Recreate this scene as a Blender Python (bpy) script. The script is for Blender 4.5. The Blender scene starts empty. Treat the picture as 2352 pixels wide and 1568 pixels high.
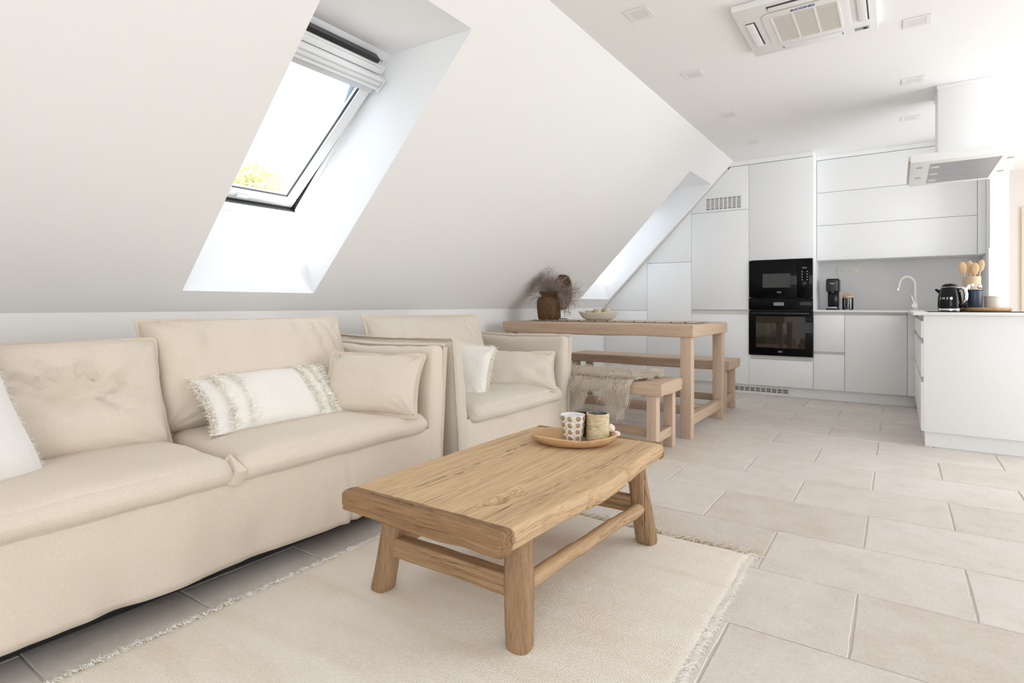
import bpy, bmesh, math, random
from mathutils import Vector, Matrix, noise
R = math.radians
PI = math.pi
C = bpy.context.scene.collection
SC = bpy.context.scene
random.seed(7)

# ------------------------------------------------------------------ camera
F_PX, CX, HORIZON, YAW, EYE = 1300.79, 1176.0, 700.86, 0.5977007, 0.93
cam = bpy.data.cameras.new('camera')
cam.sensor_fit = 'HORIZONTAL'; cam.sensor_width = 36.0
cam.lens = 36.0 * F_PX / 2352.0
cam.shift_y = -(784.0 - HORIZON) / 2352.0
cam.clip_start = 0.02; cam.clip_end = 200
camo = bpy.data.objects.new('camera', cam); C.objects.link(camo)
camo.location = (0, 0, EYE); camo.rotation_euler = (PI / 2, 0, YAW)
SC.camera = camo

# ------------------------------------------------------------------ world, sun, window light
w = bpy.data.worlds.new('sky'); SC.world = w; w.use_nodes = True
bg = w.node_tree.nodes['Background']
bg.inputs[0].default_value = (0.80, 0.90, 1.0, 1); bg.inputs[1].default_value = 2.1
SUN_TO = Vector((0.42, -0.50, 0.76)).normalized()
sd = bpy.data.lights.new('sun', 'SUN'); sd.energy = 16.0; sd.angle = R(0.6); sd.color = (1, .985, .96)
so = bpy.data.objects.new('sun', sd); C.objects.link(so)
so.rotation_euler = SUN_TO.to_track_quat('Z', 'Y').to_euler()

def area(name, loc, direction, sx, sy, power, col=(1, 1, 1)):
    l = bpy.data.lights.new(name, 'AREA'); l.shape = 'RECTANGLE'; l.size = sx; l.size_y = sy
    l.energy = power; l.color = col
    o = bpy.data.objects.new(name, l); C.objects.link(o); o.location = loc
    o.rotation_euler = Vector(direction).to_track_quat('-Z', 'Z').to_euler()
    return o
# daylight in the glazed doors of the right wall and in the window behind the camera
area('daylight_doors', (3.36, 4.75, 1.15), (-1, 0, 0), 3.0, 2.1, 80, (.98, .99, 1))
area('daylight_window_rear', (1.4, -2.56, 1.25), (0, 1, 0), 2.6, 1.8, 36, (.95, .975, 1))
SC.view_settings.view_transform = 'Standard'
SC.view_settings.look = 'None'
SC.view_settings.exposure = 0.22
SC.view_settings.gamma = 1.0
SC.view_settings.use_curve_mapping = False
cy = SC.cycles
cy.use_denoising = True
cy.use_adaptive_sampling = True; cy.adaptive_threshold = .02
cy.max_bounces = 8; cy.diffuse_bounces = 6; cy.glossy_bounces = 4; cy.transmission_bounces = 6; cy.transparent_max_bounces = 8
cy.caustics_reflective = False; cy.caustics_refractive = False
cy.sample_clamp_indirect = 6.0

# ------------------------------------------------------------------ helpers: objects
def wloc(o):
    v = Vector((0, 0, 0))
    while o is not None:
        v += o.location; o = o.parent
    return v
def link(o, parent=None):
    C.objects.link(o)
    if parent is not None: o.parent = parent
    return o
def tag(o, label=None, cat=None, group=None, kind=None):
    if label: o['label'] = label
    if cat: o['category'] = cat
    if group: o['group'] = group
    if kind: o['kind'] = kind
    return o
def thing(name, label, cat, loc=(0, 0, 0), group=None):
    o = bpy.data.objects.new(name, None); o.empty_display_size = .05
    link(o); o.location = loc
    return tag(o, label, cat, group)
def obj(name, bm, mat, parent=None, smooth=35, base=None):
    """bmesh in world coordinates -> one mesh object (local to its parent, or to `base` when top level)"""
    off = wloc(parent) if parent is not None else Vector(base or (0, 0, 0))
    if off.length > 0: bmesh.ops.translate(bm, verts=bm.verts, vec=-off)
    bmesh.ops.recalc_face_normals(bm, faces=bm.faces)
    me = bpy.data.meshes.new(name); bm.to_mesh(me); bm.free()
    if smooth is not None:
        me.polygons.foreach_set('use_smooth', [True] * len(me.polygons))
        me.set_sharp_from_angle(angle=R(smooth))
    me.materials.append(mat)
    o = bpy.data.objects.new(name, me); link(o, parent)
    if parent is None and base is not None: o.location = base
    return o
def raw(name, verts, faces, mat, parent=None, smooth=True, base=None):
    off = wloc(parent) if parent is not None else Vector(base or (0, 0, 0))
    me = bpy.data.meshes.new(name)
    me.from_pydata([tuple(Vector(v) - off) for v in verts], [], faces); me.update()
    if smooth: me.polygons.foreach_set('use_smooth', [True] * len(me.polygons))
    me.materials.append(mat)
    o = bpy.data.objects.new(name, me); link(o, parent)
    if parent is None and base is not None: o.location = base
    return o
def copy_tree(o, delta=(0, 0, 0), parent=None, label=None):
    c = o.copy(); C.objects.link(c)
    if parent is not None: c.parent = parent
    else: c.location = o.location + Vector(delta)
    if label: c['label'] = label
    for ch in list(o.children):
        copy_tree(ch, parent=c)
    return c
def struct(o): o['kind'] = 'structure'; return o

# ------------------------------------------------------------------ helpers: shapes
def B(): return bmesh.new()
def box(bm, x0, x1, y0, y1, z0, z1, bev=0.0, seg=2):
    r = bmesh.ops.create_cube(bm, size=1.0)
    vs = r['verts']
    for v in vs:
        v.co = Vector((x0 + (v.co.x + .5) * (x1 - x0), y0 + (v.co.y + .5) * (y1 - y0), z0 + (v.co.z + .5) * (z1 - z0)))
    if bev > 0:
        es = list({e for v in vs for e in v.link_edges})
        bmesh.ops.bevel(bm, geom=es, offset=bev, segments=seg, affect='EDGES', profile=.5)
    return bm
def xform_new(bm, n0, M):
    bm.verts.ensure_lookup_table()
    for v in bm.verts[n0:]: v.co = M @ v.co
def prism(bm, poly, axis, a0, a1, bev=0):
    """poly in the two other axes, extruded along axis from a0 to a1"""
    def pt(p, a):
        if axis == 'y': return (p[0], a, p[1])
        if axis == 'x': return (a, p[0], p[1])
        return (p[0], p[1], a)
    v0 = [bm.verts.new(pt(p, a0)) for p in poly]; v1 = [bm.verts.new(pt(p, a1)) for p in poly]
    fs = [bm.faces.new(v0), bm.faces.new(v1[::-1])]
    n = len(poly)
    for i in range(n): fs.append(bm.faces.new((v0[i], v1[i], v1[(i + 1) % n], v0[(i + 1) % n])))
    if bev > 0:
        es = list({e for f in fs for e in f.edges})
        bmesh.ops.bevel(bm, geom=es, offset=bev, segments=2, affect='EDGES', profile=.5)
    return bm
def lathe(bm, prof, c=(0, 0, 0), seg=32, squash=(1, 1)):
    """prof: (r, z) list; r=0 at an end closes the shape"""
    rings = []
    for r, z in prof:
        if r <= 1e-6: rings.append([bm.verts.new((c[0], c[1], c[2] + z))])
        else: rings.append([bm.verts.new((c[0] + r * squash[0] * math.cos(2 * PI * i / seg), c[1] + r * squash[1] * math.sin(2 * PI * i / seg), c[2] + z)) for i in range(seg)])
    for a, b in zip(rings[:-1], rings[1:]):
        for i in range(seg):
            j = (i + 1) % seg
            if len(a) == 1 and len(b) == 1: continue
            if len(a) == 1: bm.faces.new((a[0], b[i], b[j]))
            elif len(b) == 1: bm.faces.new((a[i], a[j], b[0]))
            else: bm.faces.new((a[i], a[j], b[j], b[i]))
    return bm
def tube(bm, pts, rad, seg=8, cap=True, flat=None):
    """rad: number or list; flat=(vector, factor): squash the section along a vector"""
    pts = [Vector(p) for p in pts]; n = len(pts)
    rs = rad if isinstance(rad, (list, tuple)) else [rad] * n
    t0 = (pts[1] - pts[0]).normalized()
    up = Vector((0, 0, 1)) if abs(t0.z) < .9 else Vector((1, 0, 0))
    a = t0.cross(up).normalized(); rings = []
    for i, p in enumerate(pts):
        t = (pts[min(i + 1, n - 1)] - pts[max(i - 1, 0)]).normalized()
        a = (a - t * a.dot(t)).normalized(); b = t.cross(a)
        ring = []
        for k in range(seg):
            an = 2 * PI * k / seg
            d = (a * math.cos(an) + b * math.sin(an)) * rs[i]
            if flat is not None: d = d + flat[0] * (d.dot(flat[0]) * (flat[1] - 1))
            ring.append(bm.verts.new(p + d))
        rings.append(ring)
    for r0, r1 in zip(rings[:-1], rings[1:]):
        for k in range(seg): bm.faces.new((r0[k], r0[(k + 1) % seg], r1[(k + 1) % seg], r1[k]))
    if cap:
        bm.faces.new(rings[0][::-1]); bm.faces.new(rings[-1])
    return bm
def _axis(h, r, n, m):
    """coordinates -h..h with n steps inside each rounded zone and m steps between"""
    a = [-h + r * (1 - math.cos(PI / 2 * i / n)) for i in range(n)]
    mid = [-(h - r) + 2 * (h - r) * i / m for i in range(m + 1)]
    return a + mid + [-x for x in reversed(a)]
def soft_box(x0, x1, y0, y1, z0, z1, r, n=4, m=(10, 14, 6), shape=None):
    """box with round edges, subdivided; shape(p, normal, local) -> displaced point"""
    c = Vector(((x0 + x1) / 2, (y0 + y1) / 2, (z0 + z1) / 2)); h = Vector(((x1 - x0) / 2, (y1 - y0) / 2, (z1 - z0) / 2))
    r = min(r, h.x * .98, h.y * .98, h.z * .98)
    ax = [_axis(h[i], r, n, m[i]) for i in range(3)]
    bm = bmesh.new(); vm = {}
    nx, ny, nz = len(ax[0]) - 1, len(ax[1]) - 1, len(ax[2]) - 1
    def V(i, j, k):
        key = (i, j, k)
        if key in vm: return vm[key]
        p = Vector((ax[0][i], ax[1][j], ax[2][k]))
        q = Vector([max(-(h[a] - r), min(h[a] - r, p[a])) for a in range(3)])
        d = p - q
        nrm = d.normalized() if d.length > 1e-9 else Vector((0, 0, 1))
        pos = c + q + nrm * r
        if shape: pos = shape(pos, nrm, Vector((p[a] / h[a] for a in range(3))))
        vm[key] = bm.verts.new(pos); return vm[key]
    for k in (0, nz):
        for i in range(nx):
            for j in range(ny): bm.faces.new((V(i, j, k), V(i + 1, j, k), V(i + 1, j + 1, k), V(i, j + 1, k)))
    for i in (0, nx):
        for j in range(ny):
            for k in range(nz): bm.faces.new((V(i, j, k), V(i, j + 1, k), V(i, j + 1, k + 1), V(i, j, k + 1)))
    for j in (0, ny):
        for i in range(nx):
            for k in range(nz): bm.faces.new((V(i, j, k), V(i + 1, j, k), V(i + 1, j, k + 1), V(i, j, k + 1)))
    return bm
def frame_of(c, right, up):
    x = Vector(right).normalized(); z = x.cross(Vector(up)).normalized(); y = z.cross(x)
    M = Matrix((x, y, z)).transposed().to_4x4(); M.translation = Vector(c); return M
def fold(p, s, amp, seed=0.0, stretch=(1, 1, 1)):
    q = Vector((p[0] * stretch[0], p[1] * stretch[1], p[2] * stretch[2])) * s + Vector((seed, seed * 1.7, -seed))
    return amp * (noise.noise(q) + .5 * noise.noise(q * 2.1))
def cushion(M, w, h, t, nu=40, nv=30, pinch=.05, n=3.0, wr=.008, seed=0., flange=0.0, shape=None, ex=.5):
    """pillow in the local frame M (x width, y height, z thickness); returns bmesh and the border points"""
    bm = bmesh.new(); grid = {}
    us = [math.sin(PI / 2 * (-1 + 2 * i / nu)) for i in range(nu + 1)]; vs = [math.sin(PI / 2 * (-1 + 2 * j / nv)) for j in range(nv + 1)]
    for side in (1, -1):
        for i, u in enumerate(us):
            for j, v in enumerate(vs):
                edge = i in (0, nu) or j in (0, nv)
                key = (0 if edge else side, i, j)
                if key in grid: continue
                x = w / 2 * u * (1 - pinch * (1 - v * v)); y = h / 2 * v * (1 - pinch * (1 - u * u))
                f = max(0, (1 - abs(u) ** n)) ** ex * max(0, (1 - abs(v) ** n)) ** ex
                z = side * t / 2 * f
                p = Vector((x, y, z))
                if not edge:
                    k = min(1, f * 2)
                    p.z += side * k * (fold(p, 5.5, wr, seed + side) + fold(p, 14, wr * .35, seed + 3 * side))
                    rad = math.hypot(abs(u) - 1, abs(v) - 1)      # creases that run out of the corners
                    an = math.atan2(abs(v) - 1, abs(u) - 1)
                    p.z += side * k * wr * .8 * math.sin(an * 14 + seed) * max(0, 1 - rad / .7)
                    if shape: p.z += side * k * shape(u, v, side)
                else:
                    p.z += fold(p, 9, wr * .8, seed)
                grid[key] = bm.verts.new(M @ p)
    def V(s, i, j): return grid[(0 if (i in (0, nu) or j in (0, nv)) else s, i, j)]
    for s in (1, -1):
        for i in range(nu):
            for j in range(nv):
                q = (V(s, i, j), V(s, i + 1, j), V(s, i + 1, j + 1), V(s, i, j + 1))
                bm.faces.new(q if s == 1 else q[::-1])
    bi = [(i, 0) for i in range(nu)] + [(nu, j) for j in range(nv)] + [(i, nv) for i in range(nu, 0, -1)] + [(0, j) for j in range(nv, 0, -1)]
    border = [V(1, i, j).co.copy() for i, j in bi]
    bm.normal_update()
    return bm, border
def flange_ring(border, M, width, th=.004, seed=0, mat=None, name='piping', parent=None, skip=None):
    """flat sewn edge standing out around a cushion"""
    c = M.translation; nz = (M.to_3x3() @ Vector((0, 0, 1))).normalized()
    bm = bmesh.new(); n = len(border); rows = []
    for i, p in enumerate(border):
        tg = (border[(i + 1) % n] - border[i - 1]).normalized()
        out = tg.cross(nz).normalized()
        if out.dot(p - c) < 0: out = -out
        # corners lean along the diagonal
        d = (p - c); d -= nz * d.dot(nz); out = (out * 1.0 + d.normalized() * .35).normalized()
        wv = nz * fold(p, 22, .004, seed)
        a = p - out * .006
        rows.append([bm.verts.new(a + nz * th / 2), bm.verts.new(p + out * width + nz * th / 2 + wv), bm.verts.new(p + out * width - nz * th / 2 + wv), bm.verts.new(a - nz * th / 2)])
    for i in range(n):
        a, b = rows[i], rows[(i + 1) % n]
        for k in range(3): bm.faces.new((a[k], a[k + 1], b[k + 1], b[k]))
    return obj(name, bm, mat, parent)
def ribbon(pts, side, width, th, mat, name, parent, seed=0, wob=.003):
    """flat seam flange that follows pts and stands out along side"""
    bm = bmesh.new(); rows = []; side = Vector(side).normalized(); pts = [Vector(p) for p in pts]
    for i, p in enumerate(pts):
        tg = (pts[min(i + 1, len(pts) - 1)] - pts[max(i - 1, 0)]).normalized()
        nn = tg.cross(side).normalized(); wv = nn * fold(p, 17, wob, seed)
        rows.append([bm.verts.new(p + nn * th / 2), bm.verts.new(p + side * width + nn * th / 2 + wv), bm.verts.new(p + side * width - nn * th / 2 + wv), bm.verts.new(p - nn * th / 2)])
    for a, b in zip(rows[:-1], rows[1:]):
        for k in range(4): bm.faces.new((a[k], a[(k + 1) % 4], b[(k + 1) % 4], b[k]))
    bm.faces.new(rows[0]); bm.faces.new(rows[-1][::-1])
    return obj(name, bm, mat, parent)
def lerp_pts(a, b, n): a, b = Vector(a), Vector(b); return [a.lerp(b, i / n) for i in range(n + 1)]
def strands(name, specs, mat, parent, segs=4):
    """specs: (root, direction, length, width, droop, curl) -> thin crossed ribbons in one mesh"""
    vs, fs = [], []
    rnd = random.Random(5)
    for root, d, ln, wd, droop, curl in specs:
        p = Vector(root); d = Vector(d).normalized()
        s = d.cross(Vector((rnd.uniform(-1, 1), rnd.uniform(-1, 1), rnd.uniform(-1, 1)))).normalized()
        s2 = d.cross(s); ph = rnd.uniform(0, 6.28); base = len(vs)
        for k in range(segs + 1):
            f = k / segs
            q = p + d * (ln * f) + Vector((0, 0, -1)) * (droop * f * f) + (s * math.sin(ph + f * 7) + s2 * math.cos(ph + f * 6)) * curl * f
            hw = wd * .5 * (1 - .75 * f)
            vs.append(q + s * hw); vs.append(q - s * hw)
            if k:
                i = base + 2 * k; fs.append((i - 2, i - 1, i + 1, i))
    return raw(name, vs, fs, mat, parent)
def text_part(name, body, size, M, mat, parent, extrude=.0004, bold=0.0):
    cu = bpy.data.curves.new(name, 'FONT'); cu.body = body; cu.size = size; cu.extrude = extrude; cu.align_x = 'CENTER'; cu.align_y = 'CENTER'; cu.offset = bold
    cu.resolution_u = 3
    t = bpy.data.objects.new(name, cu); C.objects.link(t)
    bpy.context.view_layer.update()
    me = bpy.data.meshes.new_from_object(t.evaluated_get(bpy.context.evaluated_depsgraph_get()))
    bpy.data.objects.remove(t); bpy.data.curves.remove(cu)
    me.name = name; off = wloc(parent)
    me.transform(Matrix.Translation(-off) @ M)
    me.materials.clear(); me.materials.append(mat)
    o = bpy.data.objects.new(name, me); return link(o, parent)

# ------------------------------------------------------------------ materials
def nmat(name):
    m = bpy.data.materials.new(name); m.use_nodes = True
    nt = m.node_tree; b = nt.nodes['Principled BSDF']
    return m, nt, b
def plain(name, col, rough=.5, metal=0., spec=.5, coat=0., bump=0., bscale=60., emit=None):
    m, nt, b = nmat(name)
    b.inputs['Base Color'].default_value = (*col, 1); b.inputs['Roughness'].default_value = rough
    b.inputs['Metallic'].default_value = metal; b.inputs['Specular IOR Level'].default_value = spec; b.inputs['Coat Weight'].default_value = coat
    if bump:
        tc = nt.nodes.new('ShaderNodeTexCoord'); nz = nt.nodes.new('ShaderNodeTexNoise'); bp = nt.nodes.new('ShaderNodeBump')
        nz.inputs['Scale'].default_value = bscale; nz.inputs['Detail'].default_value = 4
        bp.inputs['Strength'].default_value = bump; bp.inputs['Distance'].default_value = .004
        nt.links.new(tc.outputs['Object'], nz.inputs['Vector']); nt.links.new(nz.outputs['Fac'], bp.inputs['Height']); nt.links.new(bp.outputs['Normal'], b.inputs['Normal'])
    return m
def nlink(nt, a, b): nt.links.new(a, b)
def coords(nt, scale=(1, 1, 1), rot=(0, 0, 0), randomise=False):
    tc = nt.nodes.new('ShaderNodeTexCoord'); mp = nt.nodes.new('ShaderNodeMapping')
    mp.inputs['Scale'].default_value = scale; mp.inputs['Rotation'].default_value = rot
    nlink(nt, tc.outputs['Object'], mp.inputs['Vector'])
    if randomise:
        oi = nt.nodes.new('ShaderNodeObjectInfo'); mu = nt.nodes.new('ShaderNodeVectorMath'); mu.operation = 'SCALE'
        mu.inputs[0].default_value = (37, 91, 53); nlink(nt, oi.outputs['Random'], mu.inputs['Scale']); nlink(nt, mu.outputs[0], mp.inputs['Location'])
    return mp
def noise_node(nt, vec, scale, detail=5, rough=.55, dist=0.):
    n = nt.nodes.new('ShaderNodeTexNoise'); n.inputs['Scale'].default_value = scale; n.inputs['Detail'].default_value = detail
    n.inputs['Roughness'].default_value = rough; n.inputs['Distortion'].default_value = dist
    nlink(nt, vec.outputs[0], n.inputs['Vector']); return n
def ramp(nt, fac, stops):
    r = nt.nodes.new('ShaderNodeValToRGB'); e = r.color_ramp.elements
    while len(e) < len(stops): e.new(.5)
    for el, (p, c) in zip(e, stops): el.position = p; el.color = (*c, 1)
    nlink(nt, fac, r.inputs['Fac']); return r
def mixc(nt, fac, a, b, mode='MIX'):
    m = nt.nodes.new('ShaderNodeMix'); m.data_type = 'RGBA'; m.blend_type = mode
    if isinstance(fac, (int, float)): m.inputs[0].default_value = fac
    else: nlink(nt, fac, m.inputs[0])
    for s, i in ((a, 6), (b, 7)):
        if isinstance(s, tuple): m.inputs[i].default_value = (*s, 1)
        else: nlink(nt, s, m.inputs[i])
    return m.outputs[2]
def bump_to(nt, b, heights, strength=.3, dist=.003):
    prev = None
    for h, s, d in heights:
        bp = nt.nodes.new('ShaderNodeBump'); bp.inputs['Strength'].default_value = s; bp.inputs['Distance'].default_value = d
        nlink(nt, h, bp.inputs['Height'])
        if prev is not None: nlink(nt, prev.outputs['Normal'], bp.inputs['Normal'])
        prev = bp
    nlink(nt, prev.outputs['Normal'], b.inputs['Normal'])
def fabric(name, c1, c2, rough=.9, weave=420., bs=.25, big=.25):
    m, nt, b = nmat(name); mp = coords(nt)
    n1 = noise_node(nt, mp, weave, 2, .6); n2 = noise_node(nt, mp, 3.0, 3)
    col = ramp(nt, n1.outputs['Fac'], [(.36, c2), (.64, c1)])
    nlink(nt, mixc(nt, big, col.outputs['Color'], ramp(nt, n2.outputs['Fac'], [(.3, c2), (.7, c1)]).outputs['Color']), b.inputs['Base Color'])
    b.inputs['Roughness'].default_value = rough; b.inputs['Specular IOR Level'].default_value = .15; b.inputs['Sheen Weight'].default_value = .15
    n3 = noise_node(nt, mp, 14, 4)
    bump_to(nt, b, [(n3.outputs['Fac'], .25, .01), (n1.outputs['Fac'], bs, .001)])
    return m
def wood(name, light, mid, dark, axis='y', scale=9., stretch=.07, rough=.6, cracks=.0, crackcol=(.08, .045, .02), bs=.3, big=1.6, ring=0.):
    m, nt, b = nmat(name)
    i = 'xyz'.index(axis); s = [1., 1., 1.]; s[i] = stretch
    mp = coords(nt, tuple(s), randomise=True)
    g = noise_node(nt, mp, scale * 3.2, 7, .62, .6); g2 = noise_node(nt, mp, scale * 14, 4, .6)
    big_n = noise_node(nt, mp, big, 3, .5, .4)
    c = ramp(nt, g.outputs['Fac'], [(.28, dark), (.46, mid), (.66, light)]).outputs['Color']
    c = mixc(nt, .35, c, ramp(nt, g2.outputs['Fac'], [(.35, dark), (.6, light)]).outputs['Color'])
    c = mixc(nt, .30, c, ramp(nt, big_n.outputs['Fac'], [(.35, mid), (.65, light)]).outputs['Color'])
    hs = [(g.outputs['Fac'], bs, .004), (g2.outputs['Fac'], bs * .7, .0015)]
    if cracks:
        s2 = [1., 1., 1.]; s2[i] = stretch * .55
        mp2 = coords(nt, tuple(s2)); k = noise_node(nt, mp2, scale * 2.0, 4, .6, 1.2)
        kr = ramp(nt, k.outputs['Fac'], [(.485, (0, 0, 0)), (.5, (1, 1, 1)), (.515, (0, 0, 0))])
        patch = noise_node(nt, mp2, scale * .55, 2); pr = ramp(nt, patch.outputs['Fac'], [(.48, (0, 0, 0)), (.62, (1, 1, 1))])
        mask = mixc(nt, 1.0, kr.outputs['Color'], pr.outputs['Color'], 'MULTIPLY')
        sc = nt.nodes.new('ShaderNodeMath'); sc.operation = 'MULTIPLY'; sc.inputs[1].default_value = cracks
        nlink(nt, mask, sc.inputs[0])
        c = mixc(nt, sc.outputs[0], c, crackcol)
        inv = nt.nodes.new('ShaderNodeMath'); inv.operation = 'SUBTRACT'; inv.inputs[0].default_value = 1.; nlink(nt, mask, inv.inputs[1])
        hs.insert(0, (inv.outputs[0], .6, .006))
    nlink(nt, c, b.inputs['Base Color'])
    b.inputs['Roughness'].default_value = rough; b.inputs['Specular IOR Level'].default_value = .3
    bump_to(nt, b, hs)
    return m

M_WALL = plain('white_wall_paint', (.885, .878, .866), .9, spec=.1, bump=.04, bscale=25)
M_CEIL = plain('white_ceiling_paint', (.925, .925, .92), .9, spec=.1)
M_REVEAL = plain('white_reveal_paint', (.90, .905, .91), .85, spec=.1)
M_CREAM = plain('cream_wall_paint', (.72, .68, .645), .9, spec=.1)
M_LAC = plain('white_lacquer', (.875, .88, .88), .38, spec=.4)
M_LAC_IN = plain('white_board_core', (.62, .62, .61), .6)
M_GRIP = plain('pale_grip_channel', (.70, .68, .65), .5)
M_SPLASH = plain('grey_white_splashback', (.71, .70, .69), .35, spec=.4)
M_TOP = plain('white_stone_worktop', (.87, .87, .865), .3, spec=.5)
M_PLAST = plain('white_plastic', (.86, .855, .845), .4)
M_PLAST2 = plain('ivory_plastic', (.74, .71, .65), .45)
M_PVC = plain('white_window_plastic', (.90, .91, .92), .35)
M_GREYP = plain('grey_blind_metal', (.66, .68, .70), .4, metal=.4)
M_DARK = plain('dark_rubber', (.02, .022, .025), .6)
M_BLACK = plain('gloss_black_glass', (.004, .004, .0045), .05, spec=.12)
M_BLACKM = plain('satin_black', (.012, .012, .013), .35)
M_BLACKE = plain('black_enamel', (.005, .005, .006), .12, spec=.25)
M_CHROME = plain('chrome', (.8, .8, .8), .12, metal=1.)
M_STEEL = plain('brushed_steel', (.6, .6, .6), .35, metal=1.)
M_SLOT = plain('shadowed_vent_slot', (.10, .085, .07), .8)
M_NAVY = plain('navy_print', (.02, .045, .25), .5)
M_RED = plain('red_print', (.6, .03, .03), .5)
M_GREYPRINT = plain('grey_print', (.5, .5, .5), .5)
M_LCD = plain('grey_display', (.22, .24, .26), .2)
M_COPPER = plain('copper_trim', (.75, .50, .40), .35, metal=.8)
M_NAVYCER = plain('navy_ceramic', (.035, .05, .085), .3, bump=.3, bscale=90)
M_SINGLE_STONE = plain('pale_marble', (.72, .66, .60), .5, bump=.1)
M_LINEN = fabric('beige_linen', (.765, .68, .58), (.655, .57, .475))
M_LINEN_D = fabric('beige_linen_piping', (.735, .64, .53), (.62, .525, .42))
M_LINEN_G = fabric('greige_linen', (.70, .635, .55), (.59, .525, .445))
M_COTTON = fabric('white_cotton', (.88, .855, .815), (.79, .755, .70), weave=300, bs=.35)
M_TUFT = plain('ivory_yarn', (.97, .925, .84), .9, spec=.1)
M_WHITEPIL = fabric('white_pillow_cotton', (.88, .87, .855), (.81, .79, .77), weave=380)
M_FUR = plain('greige_sheepskin_hair', (.80, .72, .61), .75, spec=.2)
M_FURD = plain('sheepskin_hide', (.55, .47, .38), .9)
M_RUNNER = fabric('natural_jute', (.66, .55, .42), (.45, .34, .24), weave=160, bs=.6)
M_FRINGE = fabric('jute_fringe', (.80, .715, .60), (.64, .545, .42), weave=150)
M_WOODTOP = wood('weathered_elm_top', (.74, .54, .335), (.60, .41, .235), (.30, .18, .085), 'y', 20., .05, .8, cracks=1., bs=1.)
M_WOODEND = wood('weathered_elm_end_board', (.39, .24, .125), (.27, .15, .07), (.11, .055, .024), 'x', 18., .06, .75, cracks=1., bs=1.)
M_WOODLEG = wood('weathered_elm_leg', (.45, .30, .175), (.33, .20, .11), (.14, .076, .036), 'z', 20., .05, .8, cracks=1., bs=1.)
M_WOODPOLE = wood('weathered_elm_pole', (.60, .42, .25), (.49, .32, .18), (.32, .19, .095), 'y', 22., .05, .65, cracks=.5, bs=.5)
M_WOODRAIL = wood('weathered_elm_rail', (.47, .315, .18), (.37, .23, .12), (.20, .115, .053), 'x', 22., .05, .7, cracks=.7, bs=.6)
M_OAKX = wood('whitewashed_oak_long', (.62, .475, .355), (.52, .375, .265), (.36, .245, .165), 'x', 16., .05, .6, bs=.25)
M_OAKY = wood('whitewashed_oak_cross', (.62, .475, .355), (.52, .375, .265), (.36, .245, .165), 'y', 16., .05, .6, bs=.25)
M_OAKZ = wood('whitewashed_oak_upright', (.65, .50, .385), (.56, .415, .305), (.42, .295, .205), 'z', 18., .045, .6, bs=.25)
M_TRAY = wood('honey_teak', (.70, .48, .28), (.60, .385, .20), (.44, .25, .11), 'x', 5., .15, .55, bs=.15)
M_BOARD = wood('olive_wood', (.66, .43, .23), (.50, .29, .13), (.24, .115, .045), 'x', 4., .25, .5, bs=.1)
M_VASE = wood('old_brown_wood', (.17, .092, .04), (.11, .058, .024), (.05, .025, .011), 'z', 7., .25, .6, cracks=.6, crackcol=(.02, .01, .005), bs=.3)
M_DISC = wood('dark_carved_wood', (.15, .09, .05), (.10, .06, .034), (.055, .032, .018), 'z', 9., .3, .7, bs=.3)
M_SPOON = plain('beech_spoon', (.68, .46, .26), .5)
M_CROCK = wood('pale_mango_wood', (.74, .58, .41), (.68, .51, .34), (.58, .41, .26), 'x', 4., .3, .6, bs=.1)
M_DOORWOOD = plain('pale_oak_door_frame', (.78, .62, .47), .5)
M_TWIG = plain('dried_twigs', (.38, .30, .26), .8)
M_IRON = plain('black_iron', (.02, .018, .016), .5)
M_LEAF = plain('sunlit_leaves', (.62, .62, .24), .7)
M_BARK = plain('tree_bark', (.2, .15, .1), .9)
M_PLASTER = plain('haze_pale_plaster', (.85, .85, .84), .9)
M_GLASSJAR = None

def m_tile():
    m, nt, b = nmat('limestone_tile'); mp = coords(nt, randomise=True)
    oi = nt.nodes.new('ShaderNodeObjectInfo')
    n1 = noise_node(nt, mp, 2.6, 6, .6, .3); n2 = noise_node(nt, mp, 9, 6, .65); n3 = noise_node(nt, mp, 120, 3, .6)
    c = ramp(nt, n1.outputs['Fac'], [(.30, (.64, .575, .515)), (.5, (.71, .66, .61)), (.70, (.775, .745, .71))]).outputs['Color']
    c = mixc(nt, .40, c, ramp(nt, n2.outputs['Fac'], [(.32, (.60, .525, .455)), (.55, (.755, .715, .665))]).outputs['Color'])
    c = mixc(nt, .22, c, ramp(nt, n3.outputs['Fac'], [(.35, (.50, .43, .37)), (.6, (.78, .73, .68))]).outputs['Color'])
    tint = ramp(nt, oi.outputs['Random'], [(0., (.90, .865, .835)), (.22, (.97, .955, .945)), (1., (1, 1, 1))])
    nlink(nt, mixc(nt, 1.0, c, tint.outputs['Color'], 'MULTIPLY'), b.inputs['Base Color'])
    b.inputs['Roughness'].default_value = .48; b.inputs['Specular IOR Level'].default_value = .4
    bump_to(nt, b, [(n2.outputs['Fac'], .2, .004), (n3.outputs['Fac'], .18, .0012)])
    return m
M_TILE = m_tile()
M_GROUT = plain('grey_grout', (.56, .52, .485), .9, bump=.2, bscale=200)
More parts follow.
